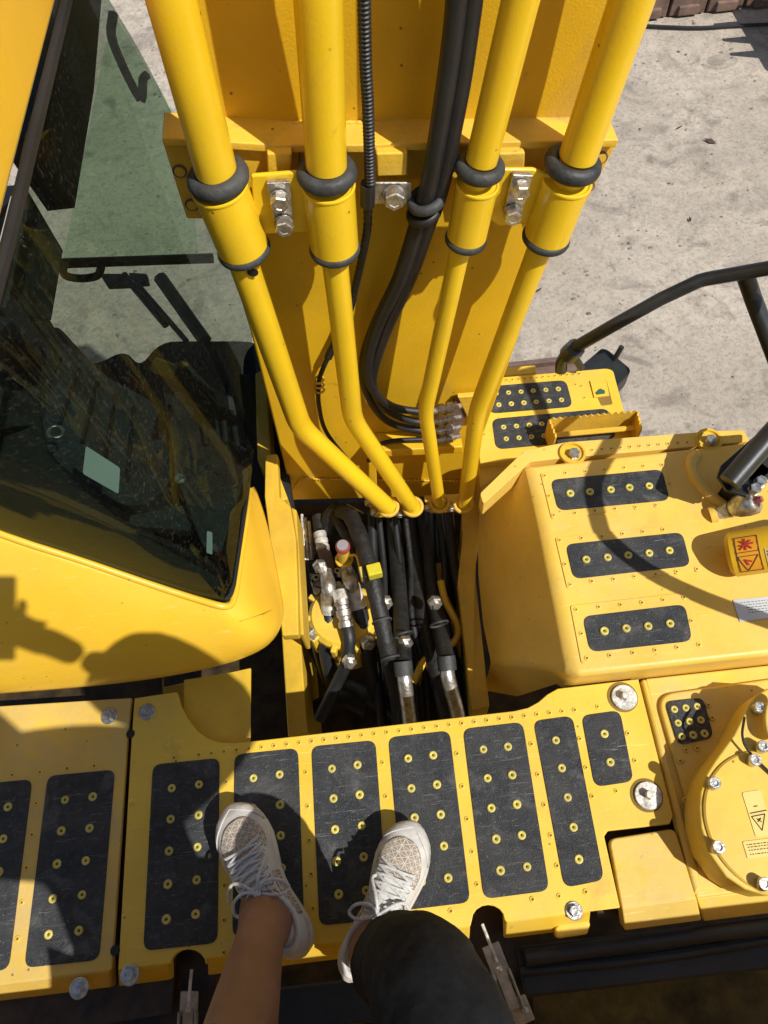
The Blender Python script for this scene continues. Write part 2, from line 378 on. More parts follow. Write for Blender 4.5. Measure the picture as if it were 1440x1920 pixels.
BOLT = join(bolt_geo(.0095, .0085, .015)); BOLT.materials.append(Mt['steel'])
BOLTW = join(bolt_geo(.008, .015, .0235, .004)); BOLTW.materials.append(Mt['bright'])
BOLTH = join(bolt_geo(.0115, .014, .0)); BOLTH.materials.append(Mt['steel'])
BOLTC = join([lathe_geo([(.0095, 0), (.0095, .017), (.0085, .0185), (.005, .0185), (.0045, .016), (0, .016)], 18)]); BOLTC.materials.append(Mt['steel'])
for me in (BOLTC,):
    for p in me.polygons: p.use_smooth = len(p.vertices) == 4 and abs(p.normal.z) < .4

# ================================================================== SETTING
GZ = -1.9
link('ground', mesh([Vector((-150, -150, GZ)), Vector((150, -150, GZ)), Vector((150, 150, GZ)), Vector((-150, 150, GZ))], [[0, 1, 2, 3]]), 'ground')['kind'] = 'structure'

# ================================================================== EXCAVATOR
EX = thing('excavator', 'yellow excavator whose walkway, cab, boom and engine covers fill the picture', 'excavator', (0, .6, GZ))

# ---------------------------------------------------------- walkway plates
def P(l, z): return [at(x, y, z) for x, y in l]
def slot(x0, x1, ytop, ybot0, ybot1):  # rounded slot cut into the rear edge, listed left to right
    r = (x1-x0)/2; c = (x0+x1)/2; out = [(x0-3, ybot0)]
    for k in range(0, 9):
        a = math.pi*(1-k/8); out.append((c+r*math.cos(a), ytop+r*.9-r*.9*math.sin(a)))
    out.append((x1+3, ybot1)); return out
crease = lambda x: 1846-(x/1440)*178
rearb = lambda x: 1892-(x/1440)*178
out = [(252, 1309), (331, 1297), (338, 1322), (350, 1345), (366, 1367), (388, 1384), (412, 1392), (440, 1393), (480, 1389), (655, 1369), (800, 1352), (964, 1333),
       (990, 1327), (1010, 1316), (1026, 1302), (1046, 1291), (1197, 1273), (1262, 1530), (1256, 1545), (1140, 1558), (1133, 1568), (1163, 1703)]
bottom = [(1163, crease(1163))]
low = [(221, crease(221))]+slot(320, 386, 1780, crease(318), crease(388))+slot(885, 946, 1697, crease(883), crease(948))+[(1163, crease(1163))]
outline = out[:-1]+low[::-1]+[(226, 1740), (247, 1375)]
deck = link('walkway_plate', prism(P(outline, 0), -.012), 'deck', EX, 'bright yellow walkway plate with seven black grip pads under the sneakers', bevel=.0025)
# turned down rear lip in segments between the slots
def lip(name, x0, x1, parent, m='deck'):
    a = [at(x, crease(x), -.0005) for x in (x0, x1)]; b = [at(x, rearb(x), -.05)+Vector((0, .012, 0)) for x in (x0, x1)]
    c = [p+Vector((0, 0, -.03)) for p in b]; d = [p+Vector((0, .01, -.012)) for p in c]; e = [p+Vector((0, .03, -.02)) for p in a]
    return link(name, mesh(a+b+c+e, [[0, 1, 3, 2], [2, 3, 5, 4], [4, 5, 7, 6], [6, 7, 1, 0], [0, 2, 4, 6], [1, 3, 5, 7]]), m, parent, bevel=.003)
lip('rear_lip', 221, 317, deck); lip('rear_lip', 389, 882, deck); lip('rear_lip', 949, 1108, deck)
link('lip_step', prism(P([(1040, 1742), (1050, 1728), (1100, 1720), (1108, 1732), (1102, 1752), (1045, 1760)], -.03), -.03), 'deck', deck, bevel=.004)
side = link('side_walkway', prism(P([(-260, 1340), (246, 1308), (239, 1375), (209, 1815), (206, crease(206)), (-330, crease(-330))], 0), -.012), 'side', EX, 'scuffed left walkway plate with a dull bare patch beside the plate gap', bevel=.0025)
lip('rear_lip', -300, 206, side, 'side')
for x, y in ((247, 1376), (218, 1782)):
    link('gap_slot', mesh(*lathe_geo([(.008, .0), (.008, .0012), (0, .0012)], 20, at(x-2, y, 0))), 'dark', side)
# dull worn patch is a thin skin of scraped paint
def tpad(corners, z, parent, m='pad', r=.016, t=.0022, name='grip_pad', label=None):
    pts = rnd(P(corners, z), r, 5); jit = []
    for p in pts: jit.append(p)
    return link(name, prism(jit, -.001, t), m, parent, label, bevel=.0007, seg=1)
def lerp2(c, u, v):
    a = Vector(c[0]).lerp(Vector(c[1]), u); b = Vector(c[3]).lerp(Vector(c[2]), u); return a.lerp(b, v)
def stud(px, py, z, parent, s=1.0):
    inst('grip_stud', STUD, at(px, py, z+.002), parent, Matrix.Rotation(random.random()*6, 3, 'Z'), s*.8*random.uniform(.95, 1.05))
def dimple(px, py, z, parent, kind='deck', s=1.0):
    inst('dimple', DIM[kind], at(px, py, z), parent, Matrix.Rotation(random.random()*6, 3, 'Z'), s*random.uniform(.9, 1.08))
pads = [([(287, 1434), (412, 1421), (408, 1768), (269, 1783)], [(322, 1478), (373, 1471), (320, 1536), (372, 1528), (317, 1596), (370, 1588), (315, 1658), (369, 1650), (312, 1724), (367, 1714)]),
        ([(440, 1415), (559, 1403), (571, 1745), (436, 1758)], [(475, 1459), (524, 1452), (474, 1515), (525, 1509), (475, 1572), (526, 1567), (476, 1634), (528, 1628), (477, 1698), (530, 1690)]),
        ([(584, 1400), (704, 1388), (728, 1722), (599, 1736)], [(622, 1441), (670, 1434), (625, 1497), (674, 1490), (628, 1555), (678, 1548), (631, 1615), (682, 1607), (635, 1677), (687, 1670)]),
        ([(728, 1383), (843, 1370), (882, 1692), (757, 1707)], [(765, 1422), (812, 1416), (771, 1478), (819, 1471), (777, 1533), (826, 1527), (784, 1592), (832, 1586), (790, 1653), (840, 1646)]),
        ([(868, 1367), (980, 1354), (1030, 1670), (907, 1686)], [(906, 1405), (952, 1400), (914, 1459), (960, 1453), (921, 1515), (969, 1508), (930, 1573), (978, 1566), (938, 1632), (988, 1625)]),
        ([(1000, 1352), (1073, 1342), (1133, 1650), (1058, 1665)], [(1042, 1388), (1053, 1440), (1064, 1495), (1075, 1551), (1085, 1611)]),
        ([(1090, 1342), (1162, 1332), (1188, 1465), (1115, 1476)], [(1133, 1376), (1144, 1429)])]
for c, st in pads:
    tpad(c, 0, deck)
    for x, y in st: stud(x, y, 0, deck)
for c, st in [([(90, 1455), (216, 1443), (186, 1800), (46, 1815)], [(122, 1500), (174, 1494), (115, 1558), (168, 1553), (107, 1620), (161, 1614), (99, 1685), (154, 1678), (91, 1752), (148, 1745)]),
              ([(-62, 1473), (61, 1461), (17, 1818), (-115, 1832)], [(15, 1513), (-37, 1519), (6, 1573), (-46, 1579), (-2, 1635), (-54, 1641), (-11, 1702), (-63, 1708)])]:
    tpad(c, 0, side)
    for x, y in st: stud(x, y, 0, side)
dimple(327, 1421, 0, deck)
for k in range(31): dimple(373+k*(1077-373)/30, 1415-k*(1415-1331)/30, 0, deck)
dimple(1120, 1325, 0, deck)
for x0, y0, x1, y1, n in [(424, 1463, 420, 1722, 5), (573, 1445, 587, 1700, 5), (717, 1427, 742, 1680, 5), (857, 1410, 894, 1655, 5), (996, 1392, 1044, 1620, 5), (1087, 1382, 1110, 1490, 3), (1177, 1372, 1190, 1423, 2)]:
    for k in range(n):
        t = k/(n-1); dimple(x0+(x1-x0)*t, y0+(y1-y0)*t+3, 0, deck)
for x, y in [(420, 1786), (560, 1768), (700, 1752), (845, 1708), (998, 1686), (1048, 1680), (1098, 1672), (1155, 1483), (330, 1427)]: dimple(x, y, 0, deck)
for x, y in [(23, 1453), (75, 1448), (126, 1441), (177, 1436), (68, 1506), (60, 1565), (50, 1627), (41, 1692), (33, 1760)]: dimple(x, y, 0, side)
for x, y in ((276, 1335), (244, 1828)): inst('bolt', BOLT, at(x, y, 0), deck, scale=1.05)
for x, y in ((205, 1343), (149, 1853)): inst('bolt', BOLT, at(x, y, 0), side, scale=1.05)
inst('bolt', BOLT, at(1076, 1708, 0), deck, scale=.95)
for x, y in ((1170, 1308), (1215, 1492)):
    link('bolt_well', mesh(*lathe_geo([(.0285, .0003), (.0245, .0012), (.0, .0012)], 28, at(x-3, y-1, 0))), 'hole', deck)
    inst('bolt', BOLTW, at(x, y, .002), deck, Matrix.Rotation(.4, 3, 'Z'))
# sub frame below the plates: dark rails that carry them
for a, b in (((-250, 1338), (1200, 1290)),):
    pass

# ---------------------------------------------------------- dark bay under everything
box('bay_floor', (.1, .35, -.75), (2.1, 1.5, .02), 'oil_shade', EX, 0)
box('bay_floor', (.15, 1.2, -.78), (.95, .9, .02), 'oil_shade', EX, 0)
hood_back = link('rear_hood', mesh([Vector(v) for v in [(-1.4, -.29, -.6), (1.6, -.29, -.6), (1.6, -.29, .47), (-1.4, -.29, .47), (-1.4, -.33, .51), (1.6, -.33, .51), (1.6, -1.6, .55), (-1.4, -1.6, .55), (1.6, -1.6, -.6), (-1.4, -1.6, -.6)]],
                 [[0, 1, 2, 3], [3, 2, 5, 4], [4, 5, 6, 7], [6, 7, 9, 8], [0, 3, 4, 7, 9], [1, 2, 5, 6, 8], [0, 1, 8, 9]]), 'boom', EX, bevel=.01)
sealpts = [at(985, 1796, -.08), at(1210, 1766, -.08), at(1480, 1732, -.08)]
link('hood_seal', tube(smooth_path(sealpts, 5), .013, 14), 'seal', EX, smooth=True)
link('seal_flap', prism(P([(965, 1775), (1480, 1716), (1500, 1812), (985, 1872)], -.1), -.015), 'seal', EX, bevel=.006)
link('seal_fold', tube(smooth_path([at(975, 1822, -.095), at(1230, 1796, -.095), at(1500, 1752, -.095)], 5), .008, 10), 'seal', EX, smooth=True)
link('inner_panel', prism(P([(1000, 1858), (1500, 1795), (1520, 2040), (1010, 2060)], -.5), -.01), 'olive_shade', EX, bevel=.003)
link('cross_rail', prism(P([(380, 1870), (960, 1800), (975, 1880), (380, 1960)], -.16), -.03), 'seal', EX, bevel=.006)
link('cross_rail', prism(P([(-200, 1935), (390, 1868), (385, 1990), (-200, 2050)], -.14), -.03), 'seal', EX, bevel=.006)
def latch(x, y, x2, y2, z):
    a, b = at(x, y, z), at(x2, y2, z-.02); d = (b-a).normalized(); L = (b-a).length
    rot = Matrix((d.cross(Vector((0, 0, 1))).normalized()*-1, d, Vector((0, 0, 1)))).transposed()
    t = link('draw_latch', join([box_geo(a+d*L*.22, .030, L*.4, .006, rot), box_geo(a+d*L*.55, .019, L*.5, .010, rot), box_geo(a+d*L*.85+Vector((0, 0, -.012)), .05, L*.3, .012, rot),
                               box_geo(a+d*L*.62+rot @ Vector((.014, 0, .004)), .004, L*.55, .014, rot), box_geo(a+d*L*.62+rot @ Vector((-.014, 0, .004)), .004, L*.55, .014, rot)]), 'latchmetal', EX, bevel=.0015)
    for u, v in ((.015, .86), (-.017, .8), (.0, .32)):
        link('rivet', mesh(*lathe_geo([(.006, 0), (.0055, .004), (.003, .006), (0, .0062)], 12, a+d*L*v+rot @ Vector((u, 0, .0)))), 'steel', t, smooth=True)
    link('latch_rod', tube([a-d*.03+Vector((0, 0, -.004)), a+d*.03+Vector((0, 0, .006))], .0028, 8), 'bright', t, smooth=True)
latch(918, 1768, 978, 1925, -.035); latch(356, 1856, 350, 1975, -.05)
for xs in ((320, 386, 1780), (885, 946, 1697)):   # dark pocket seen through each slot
    link('latch_pocket', prism(P([(xs[0]-14, xs[2]-10), (xs[1]+14, xs[2]-16), (xs[1]+20, xs[2]+150), (xs[0]-20, xs[2]+158)], -.11), -.01), 'oil_shade', EX)

# ---------------------------------------------------------- fuel tank side at right
tank = link('tank_cover', prism(P([(1210, 1272), (2200, 1163), (2300, 1560), (1440, crease(1440)), (1306, crease(1306))], -.012), -.03), 'tank', EX, 'dusty tank cover with a round bolted access lid', bevel=.004)
link('tank_flange', prism([at(x, y, -.002) for x, y in [(1202, 1274), (1212, 1272), (1318, 1664), (1303, 1680)]], -.025, .0), 'tank', tank, bevel=.005)
ins = rnd([at(x, y, -.006) for x, y in [(1229, 1303), (1520, 1262), (1600, 1640), (1420, 1668), (1330, 1660)]], .035, 8)
link('pressed_panel', prism(ins, -.008, .004), 'tank', tank, bevel=.005)
tpad([(1247, 1316), (1318, 1308), (1338, 1383), (1272, 1398)], .0, tank, r=.014)
for j in range(3):
    for i in range(3): stud(1264+i*21.5+j*7, 1330-i*2.7+j*25.5, 0, tank, .92)
for x, y in [(1328, 1322), (1335, 1346), (1286, 1406), (1307, 1403), (1275, 1427), (1285, 1500)]: dimple(x, y, .0, tank, 'tank')
sub = link('corner_plate', prism(rnd(P([(1142, 1573), (1266, 1553), (1306, 1684), (1166, 1703)], -.004), [.012, .012, 0, 0], 4), -.02), 'tank', EX, bevel=.0035)
lp = [at(1166, 1703, -.0045), at(1306, 1684, -.0045)]; lq = [at(1172, 1745, -.045), at(1316, 1726, -.045)]
link('corner_lip', mesh(lp+lq+[p+Vector((0, .03, -.02)) for p in lp]+[p+Vector((0, .01, -.03)) for p in lq], [[0, 1, 3, 2], [2, 3, 7, 6], [0, 2, 6, 4], [1, 3, 7, 5], [4, 5, 7, 6], [0, 1, 5, 4]]), 'tank', sub, bevel=.003)
lp = [at(1306, 1684, -.03), at(1500, 1662, -.03)]; lq = [at(1320, 1728, -.07), at(1500, 1706, -.07)]
link('corner_lip', mesh(lp+lq+[p+Vector((0, .03, -.02)) for p in lp]+[p+Vector((0, .01, -.03)) for p in lq], [[0, 1, 3, 2], [2, 3, 7, 6], [0, 2, 6, 4], [1, 3, 7, 5], [4, 5, 7, 6], [0, 1, 5, 4]]), 'tank', tank, bevel=.003)
# under pan beneath plate gaps, coloured dark to stand in for their shade
link('gap_pan', prism(P([(-300, 1230), (300, 1200), (330, 1760), (320, 1900), (-300, 2000)], -.07), -.01), 'oil_shade', EX)
link('gap_pan', prism(P([(1120, 1260), (1600, 1190), (1700, 1700), (1120, 1720)], -.07), -.01), 'oil_shade', EX)
# raised filler body
LZ = .08
arc = [(1520, 1296), (1440, 1290), (1418, 1303), (1404, 1322), (1392, 1345), (1375, 1378), (1340, 1426), (1322, 1455), (1313, 1485), (1311, 1515), (1314, 1552), (1328, 1598), (1362, 1645), (1398, 1668), (1440, 1680), (1560, 1660)]
filler = link('access_lid', prism([at(x, y, LZ) for x, y in arc], -.085), 'tank', EX, 'round raised access lid held by bolts', bevel=.004)
cc = at(1452, 1541, LZ); R0 = (at(1318, 1520, LZ)-cc).length
link('lid_disc', mesh(*lathe_geo([(R0, 0), (R0, .003), (R0-.003, .0055), (0, .0055)], 72, cc)), mat('glossy_lid_paint', (.76, .50, .08), .27, var=.08, dust=.25, dustcol=(.62, .47, .21), speck=.8, bump=.15, bscale=60), filler)
for p in filler.children[0].data.polygons: p.use_smooth = False
for x, y in [(1338, 1473), (1413, 1430), (1345, 1592), (1430, 1660), (1422, 1333), (1428, 1405)]: inst('lid_bolt', BOLTC, at(x-4, y-2, LZ+.0045), filler, Matrix.Rotation(random.random(), 3, 'Z'), 1.05)
link('hinge_wire', tube(smooth_path([at(1396, 1345, LZ+.012), at(1392, 1380, LZ+.02), at(1405, 1410, LZ+.014), at(1450, 1455, LZ+.01)], 6), .0022, 8), 'dark', filler, smooth=True)
link('lid_handle', prism(rnd([at(x, y, LZ+.03) for x, y in [(1440, 1308), (1470, 1300), (1475, 1395), (1440, 1385), (1432, 1345)]], .02, 5), -.012), 'tank', filler, bevel=.004)
# warning sticker and small text plate on the lid
def flat(name, pts, z, m, parent, t=.0006, r=0, label=None):
    q = [at(x, y, z) for x, y in pts]; q = rnd(q, r, 3) if r else q
    return link(name, prism(q, 0, t), m, parent, label)
zt = LZ+.0062
flat('warning_sticker', [(1391, 1486), (1426, 1481), (1450, 1565), (1417, 1570)], zt, 'decalyel', filler, r=.004)
flat('text_sticker', [(1392, 1578), (1450, 1571), (1460, 1602), (1402, 1611)], zt, 'decalyel', filler, r=.003)
def lines(seglist, z, r, m, parent, name):
    return link(name, join([tube_geo([at(a, b, z), at(c, d, z)], r, 4) for a, b, c, d in seglist]), m, parent)
lines([(1409, 1531, 1434, 1526), (1434, 1526, 1429, 1557), (1429, 1557, 1409, 1531), (1413, 1512, 1420, 1511), (1419, 1535, 1428, 1541), (1421, 1541, 1426, 1535), (1420, 1537, 1427, 1534), (1406, 1525, 1437, 1519)], zt+.0007, .0009, 'ink', filler, 'warning_symbol')
tl = []
for k, y in enumerate((1584, 1589, 1595, 1603)):
    x = 1400+k*2.2
    while x < 1452:
        wdt = random.uniform(2, 6); tl.append((x, y-(x-1400)*.12, x+wdt, y-(x+wdt-1400)*.12)); x += wdt+2.2
lines(tl, zt+.0007, .0007, 'ink', filler, 'sticker_text')

# ---------------------------------------------------------- right engine hood
HZ = .06; FZ = -.12
def above(px, py, z, h): s = at(px, py, z); return s+SD*(h/SD.z)
ur = [above(985, 700, FZ, .80), above(1030, 830, FZ, .76), above(1110, 900, HZ, .58), above(1120, 970, HZ, .56), above(1145, 1018, HZ, .54), above(1240, 1085, HZ, .46), above(1440, 1165, HZ, .36)]
ht = [(993, 869), (1060, 862), (1194, 851), (1404, 830), (2000, 762), (2300, 1135), (1440, 1229), (1079, 1270)]
top = [at(x, y, HZ) for x, y in ht]
drop = Vector((0, 0, -.09))
low = [at(x, y, -.03) for x, y in ht[:-1]]
# body with rolled left shoulder: rows from the top edge down to the skirt
rows = []
ridge = [at(993, 871, HZ), at(1013, 950, HZ), at(1035, 1050, HZ), at(1058, 1160, HZ), at(1079, 1268, HZ)]
sk = [at(900, 945, -.22), at(896, 1010, -.25), at(897, 1080, -.26), at(906, 1170, -.26), at(921, 1243, -.24)]
mid = [a.lerp(b, .42)+Vector((-.012, 0, .03)) for a, b in zip(ridge, sk)]
sh = [a.lerp(m_, .25)+Vector((.0, 0, .012)) for a, m_ in zip(ridge, mid)]
far = [p+Vector((.02, 0, 0)) for p in ridge]
right = [at(2000, 762, HZ), at(2060, 850, HZ), at(2130, 945, HZ), at(2210, 1040, HZ), at(2300, 1135, HZ)]
# straighten the far and near edges of the top
grid = [sk, mid, sh, ridge, [p.lerp(q, .05) for p, q in zip(ridge, right)], right]
nc = len(grid); nr = 5
vs = [grid[c][r] for r in range(nr) for c in range(nc)]
fs = [[r*nc+c, r*nc+c+1, (r+1)*nc+c+1, (r+1)*nc+c] for r in range(nr-1) for c in range(nc-1)]
# near face (toward walkway) and far face
n0 = len(vs)
near = [grid[c][4] for c in range(nc)]; nd = [Vector((p.x, p.y+.004, min(p.z-.05, -.05)-(.2 if i < 2 else 0))) for i, p in enumerate(near)]
vs += nd; fs += [[4*nc+c, 4*nc+c+1, n0+c+1, n0+c] for c in range(nc-1)]
n1 = len(vs); fr = [grid[c][0] for c in range(nc)]; fd = [Vector((p.x, p.y-.004, p.z-.1)) for p in fr]
vs += fd; fs += [[c, c+1, n1+c+1, n1+c] for c in range(nc-1)]
hood = link('engine_hood', mesh(vs, fs), 'hood', EX, 'pale yellow engine hood with three framed grip pads and a dark shaded flank', bevel=.012, seg=3)
def framed(fr4, pad4, studs, dims):
    link('pad_plate', prism(rnd(P(fr4, HZ), .005, 3), -.001, .0025), 'hood', hood, bevel=.0008, seg=1)
    tpad(pad4, HZ+.0025, hood, r=.017, t=.0018)
    for x, y in studs: stud(x, y, HZ+.003, hood, 1.08)
    for x, y in dims: dimple(x, y, HZ+.0025, hood, 'hood')
framed([(1013, 888), (1245, 864), (1263, 946), (1034, 974)], [(1032, 900), (1241, 880), (1256, 938), (1046, 958)], [(1069, 925), (1106, 922), (1145, 918), (1180, 914), (1217, 911)],
       [(1021, 892), (1060, 887), (1097, 884), (1133, 881), (1170, 877), (1206, 874), (1241, 872), (1029, 930), (1254, 907), (1038, 966), (1078, 962), (1115, 958), (1153, 954), (1191, 951), (1229, 947)])
framed([(1041, 1009), (1268, 984), (1318, 1068), (1063, 1104)], [(1060, 1021), (1279, 998), (1295, 1061), (1075, 1086)], [(1099, 1049), (1139, 1045), (1178, 1041), (1217, 1037), (1255, 1032)],
       [(1049, 1013), (1090, 1009), (1128, 1006), (1167, 1001), (1205, 997), (1243, 993), (1059, 1058), (1069, 1096), (1109, 1090), (1150, 1086), (1189, 1081), (1229, 1077), (1268, 1072), (1306, 1067)])
framed([(1069, 1136), (1288, 1111), (1318, 1214), (1090, 1245)], [(1092, 1156), (1284, 1133), (1298, 1202), (1106, 1223)], [(1133, 1183), (1174, 1178), (1215, 1174), (1256, 1169)],
       [(1080, 1143), (1122, 1138), (1163, 1134), (1203, 1130), (1243, 1125), (1282, 1120), (1090, 1188), (1296, 1164), (1100, 1234), (1143, 1229), (1186, 1224), (1228, 1219), (1269, 1214), (1310, 1209)])
# front edge strip of the hood with recesses and bolts
strip = link('front_edge_strip', prism(rnd(P([(984, 844), (1061, 829), (1339, 808), (1394, 806), (1406, 827), (1194, 847), (1060, 858), (993, 866), (906, 945), (900, 925)], HZ-.006), .006, 3), -.05), 'hood', EX, bevel=.004)
for k in range(13): dimple(1110+k*17.8, 844-k*1.45, HZ-.006, strip, 'hood')
for x, y in ((1073, 851), (1328, 826)):
    c = at(x, y, HZ-.006)
    link('bolt_cup', mesh(*lathe_geo([(.0285, .0005), (.027, .006), (.023, .006), (.0215, .0008), (.0, .0006)], 24, c)), 'frame', strip, smooth=True)
    inst('bolt', BOLTH, c+Vector((.002, -.004, .001)), strip, scale=1.0)
# curved emboss near the far corner, bar bracket, hinge fitting
em = smooth_path([at(1312, 850, HZ), at(1296, 864, HZ), at(1298, 890, HZ), at(1318, 918, HZ), at(1345, 940, HZ), at(1372, 958, HZ)], 6)
link('hood_emboss', mesh(*tube_geo(em, lambda t, i: .012*(1 if .05 < t < .95 else .5), 10)), 'hood', hood, smooth=True)
br = link('rail_bracket', prism([at(x, y, .16) for x, y in [(1345, 892), (1352, 872), (1440, 795), (1500, 790), (1500, 850), (1400, 930), (1362, 918)]], -.008), 'blackpaint', EX, bevel=.002)
for x, y in ((1391, 872), (1380, 886), (1424, 906), (1413, 920)): inst('bolt', BOLTH, at(x, y, .162), br, Matrix.Rotation(.3, 3, 'Z'), .95)
link('bracket_foot', join([box_geo(at(1395, 905, .11), .05, .05, .1, Matrix.Rotation(.6, 3, 'Z'))]), 'blackpaint', br, bevel=.003)
link('rail_tube', tube([at(1368, 905, .18), at(1440, 822, .22), at(1540, 715, .27), at(1620, 600, .28), at(1600, 482, .31)], .021, 18), 'blackpaint', EX, 'thick black rail tube bolted to the hood', smooth=True)
fa, fb = at(1338, 966, HZ), at(1408, 942, .12)
fit = link('lock_fitting', tube([fa, fa.lerp(fb, .45)], .013, 18), 'bright', EX, smooth=True)
link('fitting_collar', tube([fa+Vector((-.008, 0, .0)), fa+Vector((.004, 0, .004))], .017, 18), 'hood', fit, smooth=True)
d = (fb-fa).normalized()
link('fitting_ring', tube([fa.lerp(fb, .40), fa.lerp(fb, .46)], .016, 18), 'steel', fit, smooth=True)
link('fitting_head', join([lathe_geo([(.014, -.02), (.021, -.005), (.0245, .012), (.0245, .028), (.020, .033), (.013, .033), (.011, .02), (0, .02)], 28, fa.lerp(fb, .72), frame(d))]), 'steel', fit, smooth=True)
link('fitting_pin', tube([fb-d*.005, fb+d*.022], .006, 12), 'redcap', fit, smooth=True)
# warning cylinder lying at the right edge
ca, cb = at(1398, 1036, .1), at(1560, 1012, .17)
dd = (cb-ca).normalized(); rr = .043
cyl = link('exhaust_canister', mesh(*lathe_geo([(rr*.8, -.03), (rr, -.022), (rr, .20), (rr*.9, .21), (0, .21)], 40, ca, frame(dd, Vector((0, 0, 1))))), 'boom', EX, 'orange yellow canister with hazard decals', smooth=True)
Fm = frame(dd, Vector((0, 0, 1)))
cam_dir = (Vector((0, 0, H))-ca).normalized()
lcl = Fm.inverted() @ cam_dir; a0 = math.atan2(lcl.y, lcl.x)
def cylpatch(name, z0, z1, a1, a2, m, off, parent=cyl):
    vs, fs = [], []; K = 10
    for i in range(K+1):
        a = a0+a1+(a2-a1)*i/K
        for z in (z0, z1): vs.append(ca+Fm @ Vector(((rr+off)*math.cos(a), (rr+off)*math.sin(a), z)))
    fs = [[2*i, 2*i+1, 2*i+3, 2*i+2] for i in range(K)]
    return sheet(name, mesh(vs, fs), m, parent, .0004)
def cylline(segs, off, r, m, name):
    g = []
    for (z0, a, z1, b) in segs:
        pts = [ca+Fm @ Vector(((rr+off)*math.cos(a0+a+(b-a)*t/5), (rr+off)*math.sin(a0+a+(b-a)*t/5), z0+(z1-z0)*t/5)) for t in range(6)]
        g.append(tube_geo(pts, r, 5))
    link(name, join(g), m, cyl)
cylpatch('hazard_decal', -.012, .028, -.75, .95, 'decal', .0007)
cylpatch('instruction_decal', .036, .075, -.05, .95, 'decalpale', .0007)
cylline([(-.010, .15, .024, .15), (-.010, .15, .002, .85), (.024, .15, .002, .85), (-.011, -.02, .027, -.02), (-.011, -.7, -.011, .9), (.027, -.7, .027, .9), (-.011, -.7, .027, -.7), (-.011, .9, .027, .9)], .0014, .0007, 'ink', 'decal_outline')
cylline([(-.004, -.15, .016, -.5), (.016, -.15, -.002, -.5), (.006, -.1, .006, -.6), (-.004, -.3, .02, -.36), (.002, .35, .006, .55), (.0, .3, .012, .4)], .0014, .0016, 'redink', 'hazard_symbol')
tx = []
for r_ in range(6):
    z = .040+r_*.0055; a = .85
    while a > .05:
        s_ = random.uniform(.05, .16); tx.append((z, a, z, max(0, a-s_))); a -= s_+.05
cylline(tx, .0014, .0007, 'ink', 'decal_text')
# silver data plate
pz = HZ+.001
link('data_plate', prism(P([(1374, 1125), (1450, 1118), (1460, 1156), (1387, 1166)], pz), 0, .001), 'silver', hood, 'silver data plate with rows of small print', bevel=0)
tl = []
for k, y in enumerate((1131, 1136, 1141, 1146, 1151)):
    x = 1388+k*2+(8 if k else 0)
    while x < 1446:
        s_ = random.uniform(2, 6); tl.append((x, y-(x-1380)*.1, x+s_, y-(x+s_-1380)*.1)); x += s_+2.5
lines(tl, pz+.0011, .0006, 'ink', hood, 'plate_text')
link('hood_latch_block', mesh(*box_geo(at(1007, 1236, -.04), .03, .018, .012, Matrix.Rotation(.5, 3, 'Y'))), 'hood', hood, bevel=.002)

# ---------------------------------------------------------- lower side deck beyond the hood
FZ = -.12
fdk = link('front_walkway', prism(rnd(P([(880, 712), (1138, 690), (1150, 694), (1178, 800), (1215, 830), (900, 870)], FZ), [.0, .01, .01, .0, 0, 0], 3), -.05), 'deck', EX, 'lower front walkway with two long grip pads beyond the hood', bevel=.004)
link('front_riser', prism(P([(895, 852), (990, 843), (950, 880), (900, 915)], FZ-.02), -.2), 'frame', EX, bevel=.003)
tpad([(916, 725), (1061, 713), (1074, 763), (918, 776)], FZ, fdk, r=.02)
tpad([(922, 786), (1140, 766), (1156, 822), (930, 843)], FZ, fdk, r=.02)
for k in range(6): stud(930+k*23.3, 738-k*1.7, FZ, fdk, .92); stud(935+k*23.5, 759-k*1.8, FZ, fdk, .92)
for k in range(9): stud(944+k*24, 801-k*2, FZ, fdk, .92); stud(949+k*23.9, 823-k*1.9, FZ, fdk, .92)
for k in range(14): dimple(938+k*11.4, 714-k*1.0, FZ, fdk, 'deck', 1.0)
for x, y in [(1090, 724), (1096, 746), (1070, 780), (1079, 721), (908, 740), (905, 800)]: dimple(x, y, FZ, fdk, 'deck')
flat('latch_recess', [(1106, 715), (1137, 712), (1149, 758), (1128, 761)], FZ+.0004, 'hole', fdk, .0006, .004)
flat('latch_door', [(1106, 715), (1136, 712), (1142, 743), (1114, 746)], FZ+.001, 'deck', fdk, .003)
flat('latch_handle', [(1117, 737), (1125, 729), (1134, 733), (1134, 738), (1120, 740)], FZ+.005, 'teal', fdk, .002)
# serrated step guard
def zig(a, b, n, h):
    out = []
    for i in range(n*2+1):
        p = a.lerp(b, i/(n*2)); out.append(p+Vector((0, 0, h if i % 2 else 0)))
    return out
gz = FZ+.07
A, B, Cc, D = at(1031, 786, gz), at(1196, 771, gz), at(1204, 806, gz), at(1044, 820, gz)
gd = thing_parent = None
def gwall(a, b, n, name, parent):
    t = zig(a, b, n, .007); bt = [Vector((p.x, p.y, FZ-.02)) for p in t]
    return sheet(name, wall(t, bt), 'brk', parent, .004)
g0 = gwall(A, B, 14, 'step_guard', EX); g0['label'] = 'small serrated yellow step guard box'
gwall(A, D, 4, 'guard_end', g0); gwall(B, Cc, 4, 'guard_end', g0)
link('guard_bar', prism([A.lerp(D, .35)-Vector((0, 0, .03)), B.lerp(Cc, .35)-Vector((0, 0, .03)), B.lerp(Cc, .6)-Vector((0, 0, .03)), A.lerp(D, .6)-Vector((0, 0, .03))], -.003), 'brk', g0)
